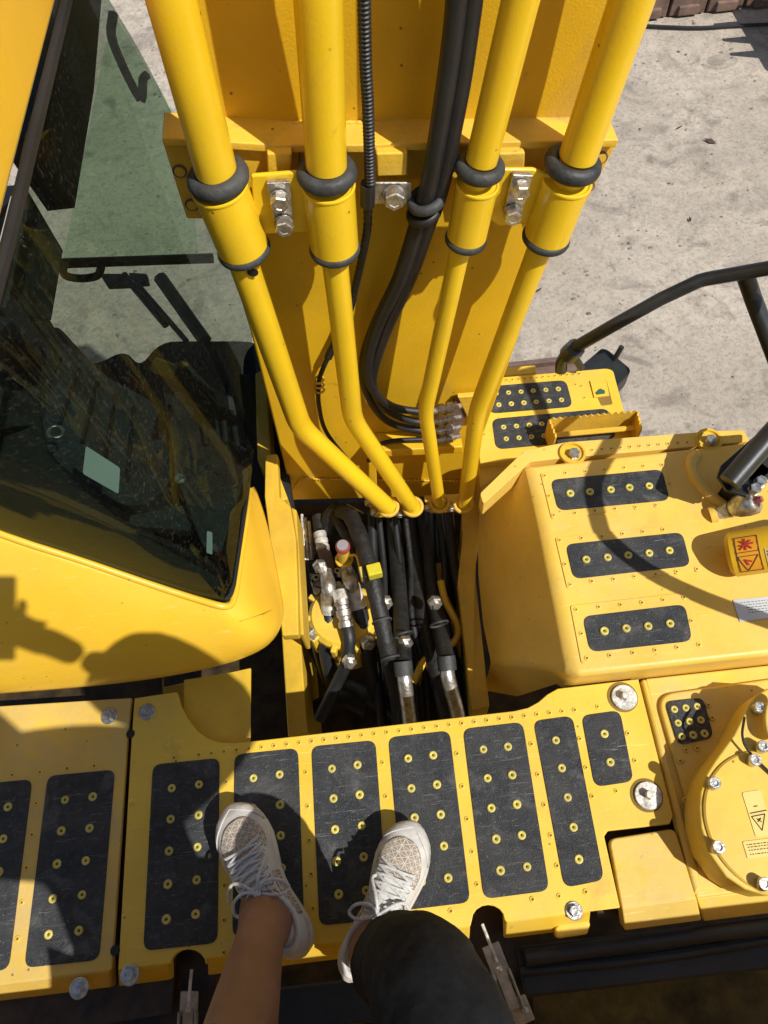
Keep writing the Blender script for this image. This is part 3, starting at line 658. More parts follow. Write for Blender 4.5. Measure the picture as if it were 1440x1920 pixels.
# mirror, clamp and long hand rail beyond
rl = smooth_path([at(1052, 694, -.12), at(1054, 676, -.08), at(1072, 655, -.02)], 4)+[at(1150, 610, .05), at(1240, 560, .12), at(1310, 527, .16), at(1325, 523, .165), at(1440, 503, .22), at(1560, 484, .3), ur[0]+Vector((0, .1, -.12)), ur[0]]
rail = link('hand_rail', tube(rl, .0155, 14), 'blackpaint', EX, 'black tubular hand rail reaching over the ground at right', smooth=True)
link('rail_post', tube([at(1396, 512, .19), at(1412, 560, .12), at(1465, 700, .02), at(1530, 800, -.05)], .019, 14), 'blackpaint', rail, smooth=True)
link('rail_clamp', tube([at(1066, 664, -.045), at(1080, 652, -.01)], .024, 12), 'blackpaint', rail, smooth=True)
link('mirror_arm', tube([at(1072, 660, -.03), at(1090, 690, -.10)], .009, 10), 'blackpaint', rail, smooth=True)
link('mirror', prism(rnd([at(x, y, -.16) for x, y in [(1070, 702), (1128, 652), (1140, 655), (1184, 692), (1178, 704), (1150, 732), (1110, 726)]], .02, 4), -.05), 'blackpaint', EX, 'black rear view mirror housing on the hand rail', bevel=.008)
link('mirror_stem', tube([at(1152, 674, -.16), at(1166, 650, -.12)], .007, 10), 'blackpaint', EX, smooth=True)
# upper loop of the side hand rail, out to the right; it throws the bent shadow on the hood
ur = ur+[Vector((ur[-1].x+.12, ur[-1].y+.02, HZ))]
link('upper_rail', tube(smooth_path(ur, 4), .0155, 12), 'blackpaint', EX, smooth=True)

# ---------------------------------------------------------- own track below
trk = link('crawler_track', mesh(*box_geo(Vector((.62, 1.0, -1.2)), .40, 1.75, .5)), 'rust', EX, bevel=.01)
for k in range(9):
    box('track_shoe', (.60, .25+k*.19, -.93), (.44, .165, .03), 'rust', trk, .006)
    box('track_shoe_ridge', (.60, .30+k*.19, -.905), (.44, .022, .035), 'rust', trk, .004)
link('guard_strip', prism(P([(925, 690), (1004, 684), (1006, 698), (925, 706)], -.3), -.02), 'brk', EX, bevel=.003)

# ================================================================== CAB
cab = link('cab_shell', mesh([Vector((-.75, .6, 0)), Vector((-.74, .6, 0)), Vector((-.74, .61, 0))], [[0, 1, 2]]), 'cab', EX)
# lower rear panel : rows bottom -> mid -> top edge
bot = [at(x, y, .045) for x, y in [(-260, 1326), (0, 1305), (180, 1291), (330, 1270), (430, 1245), (490, 1221), (515, 1196), (524, 1170), (520, 1140), (506, 1060), (490, 985), (468, 918)]]
tp = [at(-260, 892, .44), at(0, 996, .35), at(150, 1046, .29), at(280, 1091, .235), at(360, 1117, .205), at(412, 1132, .19), at(430, 1130, .178), at(438, 1112, .172), at(442, 1090, .165), at(454, 1010, .14), at(462, 955, .11), at(467, 917, .055)]
mid = [b.lerp(t, .5)+Vector((.004, -.018, .012))*(1 if i < 9 else .3) for i, (b, t) in enumerate(zip(bot, tp))]
q1 = [b.lerp(t, .25)+Vector((.003, -.014, .006))*(1 if i < 9 else .3) for i, (b, t) in enumerate(zip(bot, tp))]
q3 = [b.lerp(t, .78)+Vector((.003, -.012, .010))*(1 if i < 9 else .3) for i, (b, t) in enumerate(zip(bot, tp))]
und = [p+Vector((0, .03, -.03)) for p in bot]
G = [und, bot, q1, mid, q3, tp]
n = len(bot); vs = [p for row in G for p in row]; fs = [[r*n+i, r*n+i+1, (r+1)*n+i+1, (r+1)*n+i] for r in range(len(G)-1) for i in range(n-1)]
old = cab.data; cab.data = mesh(vs, fs); cab.data.materials.append(Mt['cab'])
for p in cab.data.polygons: p.use_smooth = True
cab['label'] = 'yellow cab with a large dark glass side window'
cab.modifiers.new('round', 'SUBSURF').levels = 2; cab.modifiers['round'].render_levels = 2
s = cab.modifiers.new('thick', 'SOLIDIFY'); s.thickness = .006; s.offset = -1
link('panel_seam', tube([q3[6]+Vector((0, -.012, .0)), mid[7]+Vector((.008, -.004, .01)), q1[8]+Vector((.006, -.006, 0))], .0012, 6), 'frame', cab)
# raised rim along the glass
rim = [p+Vector((.003, -.006, .004)) for p in tp]
link('window_rim', tube(smooth_path(rim, 5), .0065, 10), 'cab', cab, smooth=True)
link('rubber_seal', tube(smooth_path([p+Vector((0, .008, .008)) for p in tp], 5), .005, 8), 'dark', cab, smooth=True)
# window pane: grid between its rear edge / bottom edge and the top edge
low_edge = tp[:-1]+[atx(470, 905, -.27), atx(479, 800, -.28), atx(480, 700, -.29), atx(462, 560, -.30), atx(436, 430, -.30), atx(385, 320, -.30), atx(335, 235, -.30), atx(270, 110, -.3), atx(205, 0, -.3), atx(150, -90, -.3)]
topl = [atx(-330, 860, -.42), atx(-190, 760, -.38), atx(-90, 600, -.33), atx(0, 440, -.30), atx(60, 200, -.30), atx(110, 0, -.30), atx(130, -90, -.3)]
def resample(pts, n):
    L = [0]
    for a, b in zip(pts, pts[1:]): L.append(L[-1]+(b-a).length)
    out = []
    for i in range(n):
        s_ = L[-1]*i/(n-1); k = max(j for j in range(len(L)) if L[j] <= s_+1e-9); k = min(k, len(pts)-2)
        out.append(pts[k].lerp(pts[k+1], (s_-L[k])/max(1e-9, L[k+1]-L[k])))
    return out
n = 60; le, te = resample(smooth_path(low_edge, 6), n), resample(smooth_path(topl, 6), n); rowsN = 16
vs = []
for j in range(rowsN+1):
    t = j/rowsN
    for a, b in zip(le, te): vs.append(a.lerp(b, t)+Vector((-.02, 0, 0))*math.sin(math.pi*t)*0)
fs = [[j*n+i, j*n+i+1, (j+1)*n+i+1, (j+1)*n+i] for j in range(rowsN) for i in range(n-1)]
link('side_window', mesh(vs, fs), 'glass', cab, 'dark tinted side window with dust specks', smooth=True)
# roof rail above the window with highlight bars
te2 = topl[1:]
rr_ = [atx(-90, 760, -.30), atx(0, 436, -.295), atx(60, 196, -.295), atx(112, -10, -.295), atx(130, -90, -.295)]
link('roof_side', prism(rr_+[p+Vector((0, 0, .75)) for p in rr_[::-1]], -.05, dirv=Vector((1, 0, 0))), 'cab', cab, 'plain yellow upper side of the cab above the window', bevel=.008, seg=3)
link('roof_seal', tube([p+Vector((.006, -.004, -.004)) for p in (atx(-90, 760, -.30), atx(0, 440, -.295), atx(60, 200, -.295), atx(112, -6, -.295), atx(130, -90, -.295))], .006, 8), 'dark', cab, smooth=True)
link('seal_strip', tube([atx(2, 470, -.297), atx(26, 372, -.297)], .003, 8), 'silver', cab, smooth=True)
# interior: floor, rear wall, console, seat
inn = [at(x, y, -.12) for x, y in [(60, 600), (100, 650), (170, 690), (235, 655), (262, 690), (300, 640), (380, 640), (500, 640), (560, 1000), (440, 1180), (200, 1120), (-400, 1000), (-400, 560)]]
link('cab_floor', prism(rnd(inn, .07, 5), -.02), 'interior', cab)
link('inner_rear_wall', prism([tp[1]+Vector((-.0, .12, -.02)), tp[0]+Vector((0, .12, -.02)), tp[0]+Vector((0, .1, -.7)), tp[5]+Vector((-.02, .1, -.35)), tp[5]+Vector((-.03, .1, -.05))], .01, dirv=Vector((0, 1, 0))), 'interior', cab)
# black printed border: curved strip just inside the window
bp = [at(-100, 620, .5), at(86, 640, .42), at(72, 770, .36), at(92, 850, .33), at(165, 925, .28), at(260, 1000, .22), at(410, 1080, .16), at(432, 1105, .15), at(300, 1110, .17), at(-100, 960, .34)]
link('inner_trim', prism(bp, -.01), 'interior', cab, bevel=.004)
# left inner pillar (dark, see-through gap shows ground)
link('door_pillar', prism([atx(105, -40, -.36), atx(215, -40, -.36)-Vector((.02, 0, 0)), atx(176, 170, -.38), atx(140, 390, -.40), atx(60, 262, -.38), atx(66, 180, -.37)], -.04, dirv=Vector((1, 0, 0))), 'interior', cab)
link('door_pillar', prism([atx(45, 345, -.42), atx(118, 470, -.42), atx(96, 600, -.42), atx(-60, 560, -.42), atx(-40, 440, -.42)], -.03, dirv=Vector((1, 0, 0))), 'interior2', cab)
# front windscreen: green pane
ws = [aty(210, 22, 1.35), aty(352, 250, 1.35), aty(372, 486, 1.35), aty(116, 494, 1.35)]
sheet('windscreen', mesh(ws, [[0, 1, 2, 3]]), 'glassgreen', cab, .003)
link('windscreen_bar', tube([aty(112, 494, 1.345), aty(400, 484, 1.345)], .011, 8), 'interior', cab, smooth=True)
link('grab_handle', tube(smooth_path([aty(118, 500, 1.33), aty(122, 516, 1.33), aty(150, 522, 1.33), aty(182, 517, 1.33), aty(190, 500, 1.33)], 5), .009, 8), 'interior', cab, smooth=True)
link('wiper_arm', tube(smooth_path([aty(212, 25, 1.36), aty(212, 80, 1.36), aty(262, 185, 1.36), aty(268, 150, 1.36), aty(276, 140, 1.36)], 5), .008, 8), 'interior2', cab, smooth=True)
for a, b, r in (((232, 515), (312, 610), .007), ((300, 520), (385, 640), .012), ((255, 530), (350, 640), .005)): link('pedal_lever', tube([at(*a, -.1), at(*b, -.15)], r*1.6, 8), 'interior2', cab, smooth=True)
link('pedal', prism(P([(186, 512), (240, 512), (248, 532), (200, 534)], -.1), -.02), 'interior2', cab, bevel=.004)
link('pedal', prism(P([(240, 510), (275, 512), (278, 528), (252, 530)], -.1), -.02), 'interior2', cab, bevel=.004)
st = link('seat', prism(rnd(P([(100, 600), (190, 700), (300, 760), (330, 900), (250, 960), (120, 880), (20, 760)], .05), .05, 5), -.12), 'interior2', cab, bevel=.03, seg=4)
link('console', prism(rnd(P([(300, 700), (400, 760), (450, 900), (445, 1040), (380, 1030), (330, 900)], .08), .03, 4), -.15), 'interior2', cab, bevel=.012, seg=3)
for (a, b, r) in (((290, 684), (332, 700), .017), ((338, 678), (346, 690), .012)): link('control_lever', tube([at(*a, .16), at(*b, .15)], r, 12), 'orange', cab, smooth=True)
link('lever_boot', tube([at(335, 696, .15), at(420, 800, .05)], .02, 10), 'interior', cab, smooth=True)
link('lever_boot', tube([at(345, 690, .14), at(440, 790, .05)], .014, 10), 'interior2', cab, smooth=True)
for a, b in (((382, 790), (388, 835)), ((420, 790), (424, 830)), ((440, 800), (446, 838))): link('console_switch', tube([at(*a, .1), at(*b, .09)], .006, 8), 'rubber', cab, smooth=True)
link('keyhole', mesh(*lathe_geo([(.012, 0), (.012, .005), (.007, .007), (.005, .004), (0, .004)], 16, at(339, 899, .09))), 'steel', cab, smooth=True)
link('seat_back', prism(rnd([atx(-20, 640, -.62), atx(70, 560, -.62), atx(120, 640, -.6), atx(80, 800, -.6), atx(-60, 800, -.6)], .05, 5), -.1, dirv=Vector((1, 0, 0))), 'interior2', cab, bevel=.03, seg=4)
for k in range(5): link('seat_rib', tube([at(115+k*34, 668+k*24, .052), at(70+k*42, 760+k*36, .052)], .005, 8), 'interior', cab, smooth=True)
link('monitor', prism(rnd(P([(395, 700), (430, 715), (440, 770), (405, 760)], .22), .008, 3), -.02), 'interior', cab, bevel=.004)
link('lever_grip', tube(smooth_path([at(335, 745, .16), at(333, 762, .2), at(337, 775, .24)], 4), [.012]*9, 12), 'rubber', cab, smooth=True)
for k in range(5): link('console_button', mesh(*lathe_geo([(.006, 0), (.006, .004), (0, .005)], 12, at(345+k*16, 850+k*9, .082))), 'rubber', cab)
link('cup_ring', torus(at(105, 810, .2), Vector((.3, 0, 1)), .014, .003), 'steel', cab, smooth=True)
link('document_pocket', prism(rnd(P([(240, 965), (400, 935), (440, 960), (405, 1000), (240, 985)], .05), .02, 4), -.03), 'interior2', cab, bevel=.006)
pp = tag(link('paper_card', prism(rnd(P([(161, 836), (225, 877), (222, 926), (155, 888)], .26), .005, 3), -.001), 'paper'), 'pale teal card lying flat behind the cab window', 'card')
p2 = tag(link('paper_card', prism(rnd(P([(388, 995), (398, 998), (398, 1040), (387, 1036)], .2), .003, 3), -.001), 'paper'), 'small narrow pale strip behind the low corner of the cab window', 'card')

# ================================================================== BOOM
BY = .95
bl = [(549, 937), (470, 625), (410, 430), (360, 240), (319, 0), (295, -150)]
brr = [(866, 930), (985, 600), (1060, 420), (1130, 240), (1210, 0), (1262, -150)]
L_ = [aty(x, y, BY) for x, y in bl]; R_ = [aty(x, y, BY) for x, y in brr]
L_.append(L_[-1]+(L_[-1]-L_[-2])*9); R_.append(R_[-1]+(R_[-1]-R_[-2])*9)
bvs = L_+R_+[p+Vector((0, .45, .02)) for p in L_]+[p+Vector((0, .45, .02)) for p in R_]
k = 7; bf = []
for i in range(k-1):
    bf += [[i, i+1, k+i+1, k+i], [2*k+i, 2*k+i+1, i+1, i], [k+i, k+i+1, 3*k+i+1, 3*k+i], [2*k+i, 3*k+i, 3*k+i+1, 2*k+i+1]]
bf += [[0, k, 3*k, 2*k], [k-1, 2*k-1, 4*k-1, 3*k-1]]
boom = link('boom', mesh(bvs, bf), 'boom', EX, 'tall yellow boom rising between cab and hood, carrying pipes and hoses', bevel=.006)
link('boom_flange', prism([aty(535, 938, BY-.004), aty(868, 930, BY-.004), aty(866, 905, BY-.004), aty(560, 900, BY-.004)], .02, dirv=Vector((0, 1, 0))), 'boom', boom, bevel=.003)
def bead(pts, Y, r=.004, m='brk'):
    p = resample_([aty(x, y, Y) for x, y in pts], 160)
    link('weld_bead', tube(p, lambda t, i: r*(.8+.35*math.sin(i*1.9)+random.uniform(-.12, .12)), 7), m, boom, smooth=True)
def resample_(pts, n):
    L = [0]
    for a, b in zip(pts, pts[1:]): L.append(L[-1]+(b-a).length)
    out = []
    for i in range(n):
        s_ = L[-1]*i/(n-1); k = max(j for j in range(len(L)) if L[j] <= s_+1e-9); k = min(k, len(pts)-2)
        out.append(pts[k].lerp(pts[k+1], (s_-L[k])/max(1e-9, L[k+1]-L[k])))
    return out
bead([(565, 898), (868, 902)], BY-.004); bead([(345, 243), (600, 229), (1135, 246)], BY-.004)
# cross bracket: shelf and hanging plates
def yplate(name, pts, Y, t, m='brk', parent=boom, bevel=.003, label=None):
    return link(name, prism([aty(x, y, Y) for x, y in pts], t, dirv=Vector((0, 1, 0))), m, parent, label, bevel=bevel)
SY = .915
shelf_f = [(303, 258), (520, 272), (700, 272), (760, 268), (870, 268), (1160, 262)]
a = [aty(x, y, SY-.01) for x, y in shelf_f]; b = [Vector((p.x*.99, BY, p.z+.005)) for p in a]
link('bracket_shelf', mesh(a+b+[p-Vector((0, 0, .012)) for p in a]+[p-Vector((0, 0, .012)) for p in b], [[i, i+1, 6+i+1, 6+i] for i in range(5)]+[[12+i, 12+i+1, i+1, i] for i in range(5)]+[[18+i, 18+i+1, 12+i+1, 12+i] for i in range(5)]+[[0, 6, 18, 12], [5, 11, 23, 17]]), 'brk', boom, bevel=.002)
lw = yplate('bracket_plate', [(303, 262), (440, 270), (560, 280), (560, 345), (420, 360), (392, 412), (350, 411)], SY, .012, label='left end of the pipe bracket with two rusty bolt rings')
yplate('bracket_plate', [(560, 276), (885, 272), (885, 335), (560, 345)], SY+.014, .012)
rw = yplate('bracket_plate', [(885, 272), (1160, 264), (1097, 386), (1050, 386), (1040, 340), (885, 345)], SY, .012)
ROT = frame(Vector((0, -1, 0)), Vector((0, 0, 1)))
for x, y, pr in ((337, 321, lw), (360, 384, lw), (1127, 296, rw), (1103, 350, rw)):
    link('bolt_ring', torus(aty(x, y, SY-.001), Vector((0, 1, 0)), .0088, .0014, 24, 8), 'rust', pr, smooth=True)
    link('bolt_head', mesh(*lathe_geo([(.0075, 0), (.0072, .002), (0, .0022)], 20, aty(x, y, SY-.0005), ROT)), 'brk', pr)
for x0, x1 in ((500, 548), (935, 985), (705, 765)):
    yplate('bracket_block', [(x0, 288), (x1, 286), (x1-2, 330), (x0+2, 332)], SY-.022, .025)
# pipes
def pp_(l): return [aty(x, y, Y) for x, y, Y in l]
def bendpath(pts, r=.06):
    return rnd(pts, r, 6, closed=False)
PY = .868
pipes = [([(296, -130, PY), (322, 0, PY), (405, 320, PY)], .0275, [(408, 330, PY), (446, 460, PY), (452, 480, PY), (563, 800, .86), (728, 952, .82)], (.0265, .0205)),
         ([(589, -130, PY), (597, 0, PY), (612, 310, PY)], .0272, [(613, 320, PY), (624, 450, PY), (627, 480, PY), (661, 785, .86), (774, 952, .83)], (.0225, .0185)),
         ([(1012, -130, PY), (976, 0, PY), (903, 300, PY)], .0215, [(898, 310, PY), (872, 435, PY), (862, 470, PY), (797, 770, .86), (824, 944, .84)], (.0175, .0145)),
         ([(1224, -130, PY), (1184, 0, PY), (1084, 292, PY)], .026, [(1078, 305, PY), (1030, 430, PY), (1010, 470, PY), (895, 770, .86), (872, 946, .84)], (.021, .0175))]
pipeobjs = []
for i, (u, ru, lo_, (ra, rb)) in enumerate(pipes):
    a = pp_(u); b = pp_(lo_); a[0] = a[0]+(a[0]-a[1])*7
    po = link('hydraulic_pipe', tube(a, ru, 28), 'pipe', boom, smooth=True)
    bb = bendpath(b, .035)
    link('lower_pipe', tube(bb, lambda t, k_, ra=ra, rb=rb: ra+(rb-ra)*t, 24), 'pipe', boom, smooth=True)
# sleeves with rubber grommets
sle = [((412, 352), (455, 462), .0375, (409, 333), .0315, .0105), ((616, 348), (627, 460), .0355, (613, 324), .031, .010), ((895, 345), (875, 442), .0295, (900, 314), .0255, .009), ((1063, 340), (1026, 440), .0345, (1074, 308), .030, .010)]
for (t0, t1, r, g, R1, r1) in sle:
    a, b = aty(*t0, PY), aty(*t1, PY); ax = (b-a).normalized()
    s_ = link('pipe_clamp', mesh(*lathe_geo([(r-.004, 0), (r, .0008), (r, (b-a).length-.0008), (r-.004, (b-a).length)], 32, a, frame(ax))), 'pipe', boom, smooth=False, bevel=0)
    for p in s_.data.polygons: p.use_smooth = True
    s_.data.set_sharp_from_angle(angle=math.radians(35))
    gc = aty(*g, PY)
    link('rubber_grommet', torus(gc, ax, R1, r1), 'rubber', s_, smooth=True)
    link('rubber_grommet', torus(b+ax*.006, ax, r-.004, .0065), 'rubber', s_, smooth=True)
    link('clamp_lip', torus(a+ax*.001, ax, r-.001, .0025, ms=8), 'pipe', s_, smooth=True)
# saddle plates joining the clamp pairs, steel pads and hex bolts
yplate('clamp_saddle', [(470, 330), (575, 322), (592, 350), (600, 445), (575, 436), (495, 440), (478, 420)], PY+.004, .008, 'pipe', bevel=.003)
yplate('clamp_saddle', [(925, 318), (1000, 318), (1050, 335), (1020, 430), (985, 420), (935, 425), (915, 410), (920, 350)], PY+.004, .008, 'pipe', bevel=.003)
for pts, bs in (([(500, 344), (543, 342), (552, 430), (518, 436)], [(524, 372), (532, 418)]), ([(962, 328), (1000, 330), (975, 412), (944, 404)], [(974, 352), (960, 398)])):
    q = yplate('steel_plate', pts, PY-.006, .009, 'steel', bevel=.001)
    for x, y in bs: inst('hex_bolt', BOLTH, aty(x, y, PY-.008), q, ROT @ Matrix.Rotation(random.random(), 3, 'Z'), 1.12)
q = yplate('steel_tab', [(700, 343), (772, 343), (772, 383), (700, 383)], .885, .004, 'steel', bevel=.001)
inst('hex_bolt', BOLTH, aty(738, 364, .883), q, ROT @ Matrix.Rotation(.4, 3, 'Z'), 1.3)
# corrugated conduit, cable, sleeves
cp = pp_([(682, -60, .86), (684, 60, .865), (690, 200, .87), (694, 345, .875)])
cp[0] = cp[0]+(cp[0]-cp[1])*4; cpp = resample(smooth_path(cp, 8), 420)
link('corrugated_conduit', tube(cpp, lambda t, i: .0078 if (i % 4) < 2 else .0064, 12), 'hose', boom, smooth=True)
link('conduit_sleeve', tube(pp_([(690, 344, .878), (689, 384, .882)]), .0105, 14), 'hose', boom, smooth=True)
cab_ = smooth_path(pp_([(690, 380, .885), (687, 440, .90), (668, 530, .925), (648, 600, .935), (606, 690, .93), (598, 720, .93), (598, 760, .93), (612, 810, .935), (655, 866, .94)]), 8)
link('cable', tube(resample(cab_, 180), lambda t, i: (.0068 if (i % 3) else .0058) if t < .3 else (.0078 if t < .5 else .0048), 10), 'hose', boom, smooth=True)
for dy in (0, 9, 18): link('cable_tie', torus(aty(598+dy*.1, 712+dy, .93), Vector((.1, 0, -1)), .009, .0022), 'brk', boom, smooth=True)
# black hose pair and the three hoses fanning to the fittings
H1 = [(862, -60, .87), (850, 60, .87), (833, 180, .87), (806, 340, .875), (786, 410, .885), (750, 520, .90), (708, 610, .91), (690, 680, .915), (698, 728, .915), (735, 762, .915), (790, 772, .915), (818, 770, .915)]
H2 = [(892, -60, .875), (880, 40, .875), (860, 180, .875), (826, 350, .88), (802, 420, .89), (768, 520, .905), (728, 610, .915), (704, 680, .92), (700, 725, .92), (722, 766, .92), (775, 790, .92), (820, 788, .92)]
H3 = [(875, -60, .895), (866, 60, .895), (845, 180, .90), (815, 350, .905), (790, 420, .91), (750, 520, .92), (705, 610, .93), (682, 680, .93), (690, 740, .93), (725, 788, .93), (780, 806, .93), (820, 806, .93)]
for h in (H1, H2, H3):
    hp = smooth_path(pp_(h), 8); nh = len(hp); hp = [hp[0]+(hp[0]-hp[1])*30*(3-j_) for j_ in range(3)]+hp
    link('black_hose', tube(hp, lambda t, i: .0128-.0045*min(1, max(0, (t-.45)*3)), 16), 'hose', boom, smooth=True)
link('hose_band', torus(aty(800, 375, .882), Vector((.25, 0, -1)), .022, .007), 'rubber', boom, smooth=True)
link('hose_band', torus(aty(795, 398, .885), Vector((.25, 0, -1)), .021, .006), 'hose', boom, smooth=True)
for y in (768, 788, 807, 824, 841):
    c = aty(822, y, .915); rt = frame(Vector((1, 0, .1)), Vector((0, 0, 1)))
    link('hose_fitting', mesh(*lathe_geo([(.009, -.012), (.009, 0), (.0115, .001), (.0115, .012), (.0085, .013), (.0085, .018), (.012, .019), (.012, .032), (.006, .033), (.006, .05)], 12, c, rt)), 'steel', boom, smooth=False)
for y in (826, 842): link('thin_hose', tube(smooth_path(pp_([(690, y+22, .92), (725, y+3, .918), (780, y-2, .916), (822, y-1, .915)]), 6), .0055, 10), 'hose', boom, smooth=True)
yplate('fitting_bracket', [(838, 770), (860, 745), (880, 765), (866, 800), (855, 835), (828, 845)], .935, .012, 'rust', bevel=.002)
yplate('fitting_bracket', [(858, 745), (905, 742), (905, 790), (880, 790)], .93, .012, 'brk', bevel=.002)
# stiffener under the fittings, boom root details
yplate('stiffener', [(690, 850), (705, 848), (708, 935), (692, 936)], .93, .02, 'boom')
yplate('stiffener', [(700, 846), (868, 838), (868, 850), (702, 858)], .90, .05, 'boom')
# pipe end flanges
for x0, x1, y0 in ((690, 782, 946), (794, 880, 938)):
    f = link('pipe_flange', prism([aty(x, y, .86) for x, y in [(x0, y0-10), (x1, y0-14), (x1+3, y0+8), (x0+10, y0+12)]], -.02, dirv=Vector((0, 1, 0))), 'brk', boom, bevel=.004)
for (x, y, Y) in ((728, 950, .82), (774, 950, .83), (824, 943, .84), (868, 944, .84)):
    c = aty(x, y, Y); link('flange_collar', torus(c, Vector((0, .3, -1)), .021, .005), 'brk', boom, smooth=True)
for (x, y) in ((700, 958), (750, 962), (800, 950), (846, 950), (690, 940)): inst('flange_bolt', BOLTH, aty(x, y, .83), boom, ROT, .7)
# smudge on pipe one
link('tar_smudge', mesh(*lathe_geo([(.0085, 0), (.005, .0008), (0, .001)], 9, aty(474, 511, PY-.026), ROT)), 'hose', boom, smooth=True)

# ================================================================== CHANNEL BETWEEN CAB AND HOOD
fr = link('left_frame_plate', prism([at(x, y, z) for x, y, z in [(497, 852, -.02), (520, 850, -.02), (524, 930, -.0), (545, 950, .0), (555, 1010, .0), (558, 1100, -.01), (560, 1190, -.02), (528, 1192, -.02), (518, 1100, -.0), (505, 1010, 0), (496, 930, 0)]], -.03), 'frame', EX, bevel=.004)
link('frame_web', prism([at(x, y, -.42) for x, y in [(528, 1190), (563, 1186), (576, 1372), (540, 1382)]], -.5), 'frame', EX, bevel=.004)
link('frame_web', prism([at(x, y, -.06) for x, y in [(545, 950), (556, 955), (570, 1190), (560, 1190)]], -.1), 'frame', EX, bevel=.004)
link('frame_web', prism([at(x, y, -.05) for x, y in [(478, 700), (497, 690), (508, 850), (540, 935), (520, 940), (482, 860)]], -.3), 'frame', EX, bevel=.004)
link('right_frame_plate', prism([at(x, y, z) for x, y, z in [(866, 955, -.26), (898, 940, -.26), (902, 990, -.26), (893, 1030, -.26), (892, 1090, -.28), (918, 1325, -.28), (884, 1334, -.28), (858, 1090, -.28), (868, 1000, -.26)]], -.4), 'frame', EX, bevel=.004)
link('bay_wall', mesh([at(345, 1275, -.03), at(470, 1255, -.03), at(470, 1400, -.03), at(345, 1400, -.03)], [[0, 1, 2, 3]]), 'frame', EX)
link('bay_plate', prism([at(x, y, -.34) for x, y in [(300, 1290), (470, 1252), (468, 1400), (300, 1420)]], -.01), 'frame', EX, bevel=.002)
for x, y in ((416, 1325), (433, 1320)): inst('bolt', BOLTH, at(x, y, -.339), EX, scale=.7)
link('far_bay_wall', prism([at(540, 945, -.4), at(880, 940, -.4), at(880, 965, -.4), at(540, 965, -.4)], -.4), 'oil_shade', EX)
# swivel body
sc = at(642, 1150, -.29)
sw = link('swivel_body', mesh(*lathe_geo([(.0, .0), (.075, .0), (.085, -.012), (.085, -.10), (.10, -.105), (.10, -.14)], 32, sc)), 'deck', EX, 'bright yellow swivel joint deep in the bay', smooth=False)
for k in range(10):
    a = k*math.pi/5; box('swivel_rib', sc+Vector((.088*math.cos(a), .088*math.sin(a), -.05)), (.02, .014, .09), 'deck', sw, .003, Matrix.Rotation(a, 3, 'Z'))
for x, y in ((616, 1092), (656, 1080)):
    c = at(x, y, -.28); link('flange_block', mesh(*box_geo(c-Vector((0, 0, .04)), .085, .06, .05, Matrix.Rotation(.2, 3, 'Z'))), 'steel', sw, bevel=.004)
    for dx, dy in ((-.03, .018), (.03, .018), (-.03, -.018), (.03, -.018), (.0, .026)): inst('flange_bolt', BOLTC, c+Vector((dx, dy, -.016)), sw, scale=.9)
def hose(pts, r, m='hose', parent=EX, name='hose', seg=14, k=8, fn=None): return link(name, tube(smooth_path([at(*p) for p in pts], k), fn or r, seg), m, parent, smooth=True)
rib = lambda r: (lambda t, i: r*(1.0 if i % 6 else .9))
hose([(612, 1075, -.26), (616, 1100, -.24), (617, 1118, -.26), (618, 1140, -.30)], .018, 'steel', name='steel_elbow')
hose([(618, 1112, -.27), (619, 1150, -.3)], .022, 'bright', name='crimp_sleeve')
hose([(619, 1142, -.3), (616, 1190, -.32), (615, 1230, -.36), (628, 1290, -.45)], .021)
hose([(650, 1070, -.26), (656, 1090, -.24), (662, 1105, -.26)], .018, 'steel', name='steel_elbow')
hose([(660, 1100, -.26), (672, 1140, -.29)], .022, 'bright', name='crimp_sleeve')
hose([(671, 1135, -.29), (684, 1180, -.31), (692, 1235, -.36), (705, 1300, -.5)], .021, fn=rib(.021))
hose([(636, 1110, -.25), (641, 1128, -.25)], .020, 'bright', name='hex_nut', seg=6)
hose([(640, 1124, -.25), (650, 1176, -.27)], .018, 'steel', name='crimp_sleeve', k=20, fn=lambda t, i: .019 if i % 8 < 5 else .0155)
hose([(650, 1172, -.27), (655, 1200, -.28), (650, 1240, -.32), (628, 1290, -.38), (598, 1350, -.42)], .015)
hose([(596, 968, -.25), (600, 995, -.25)], .015, 'wrap')
hose([(600, 1000, -.25), (606, 1030, -.25)], .016, 'bright', name='crimp_sleeve', k=20, fn=lambda t, i: .017 if i % 8 < 5 else .0145)
hose([(606, 1028, -.26), (612, 1050, -.27), (620, 1085, -.3)], .017, 'rust', name='fitting_body')
hose([(640, 962, -.2), (656, 966, -.16), (676, 1010, -.14), (694, 1070, -.14), (712, 1150, -.17), (728, 1225, -.22), (742, 1290, -.32), (760, 1380, -.5)], .019, 'wrap', name='wrapped_hose', fn=rib(.0195))
hose([(632, 965, -.22), (645, 990, -.2), (668, 1030, -.22), (690, 1100, -.26)], .017, 'wrap', name='wrapped_hose')
hose([(640, 955, -.22), (620, 980, -.25), (618, 1020, -.3), (640, 1050, -.35)], .028, 'hose')
for a_ in (((702, 1071, -.11), .032), ((684, 1075, -.13), .022)):
    box('yellow_clamp', at(*a_[0]), (a_[1], .028, .028), 'tapeyel' if a_[1] > .03 else 'stud', EX, .003, Matrix.Rotation(.15, 3, 'Z'))
box('clamp_body', at(693, 1073, -.125), (.03, .036, .03), 'hose', EX, .004)
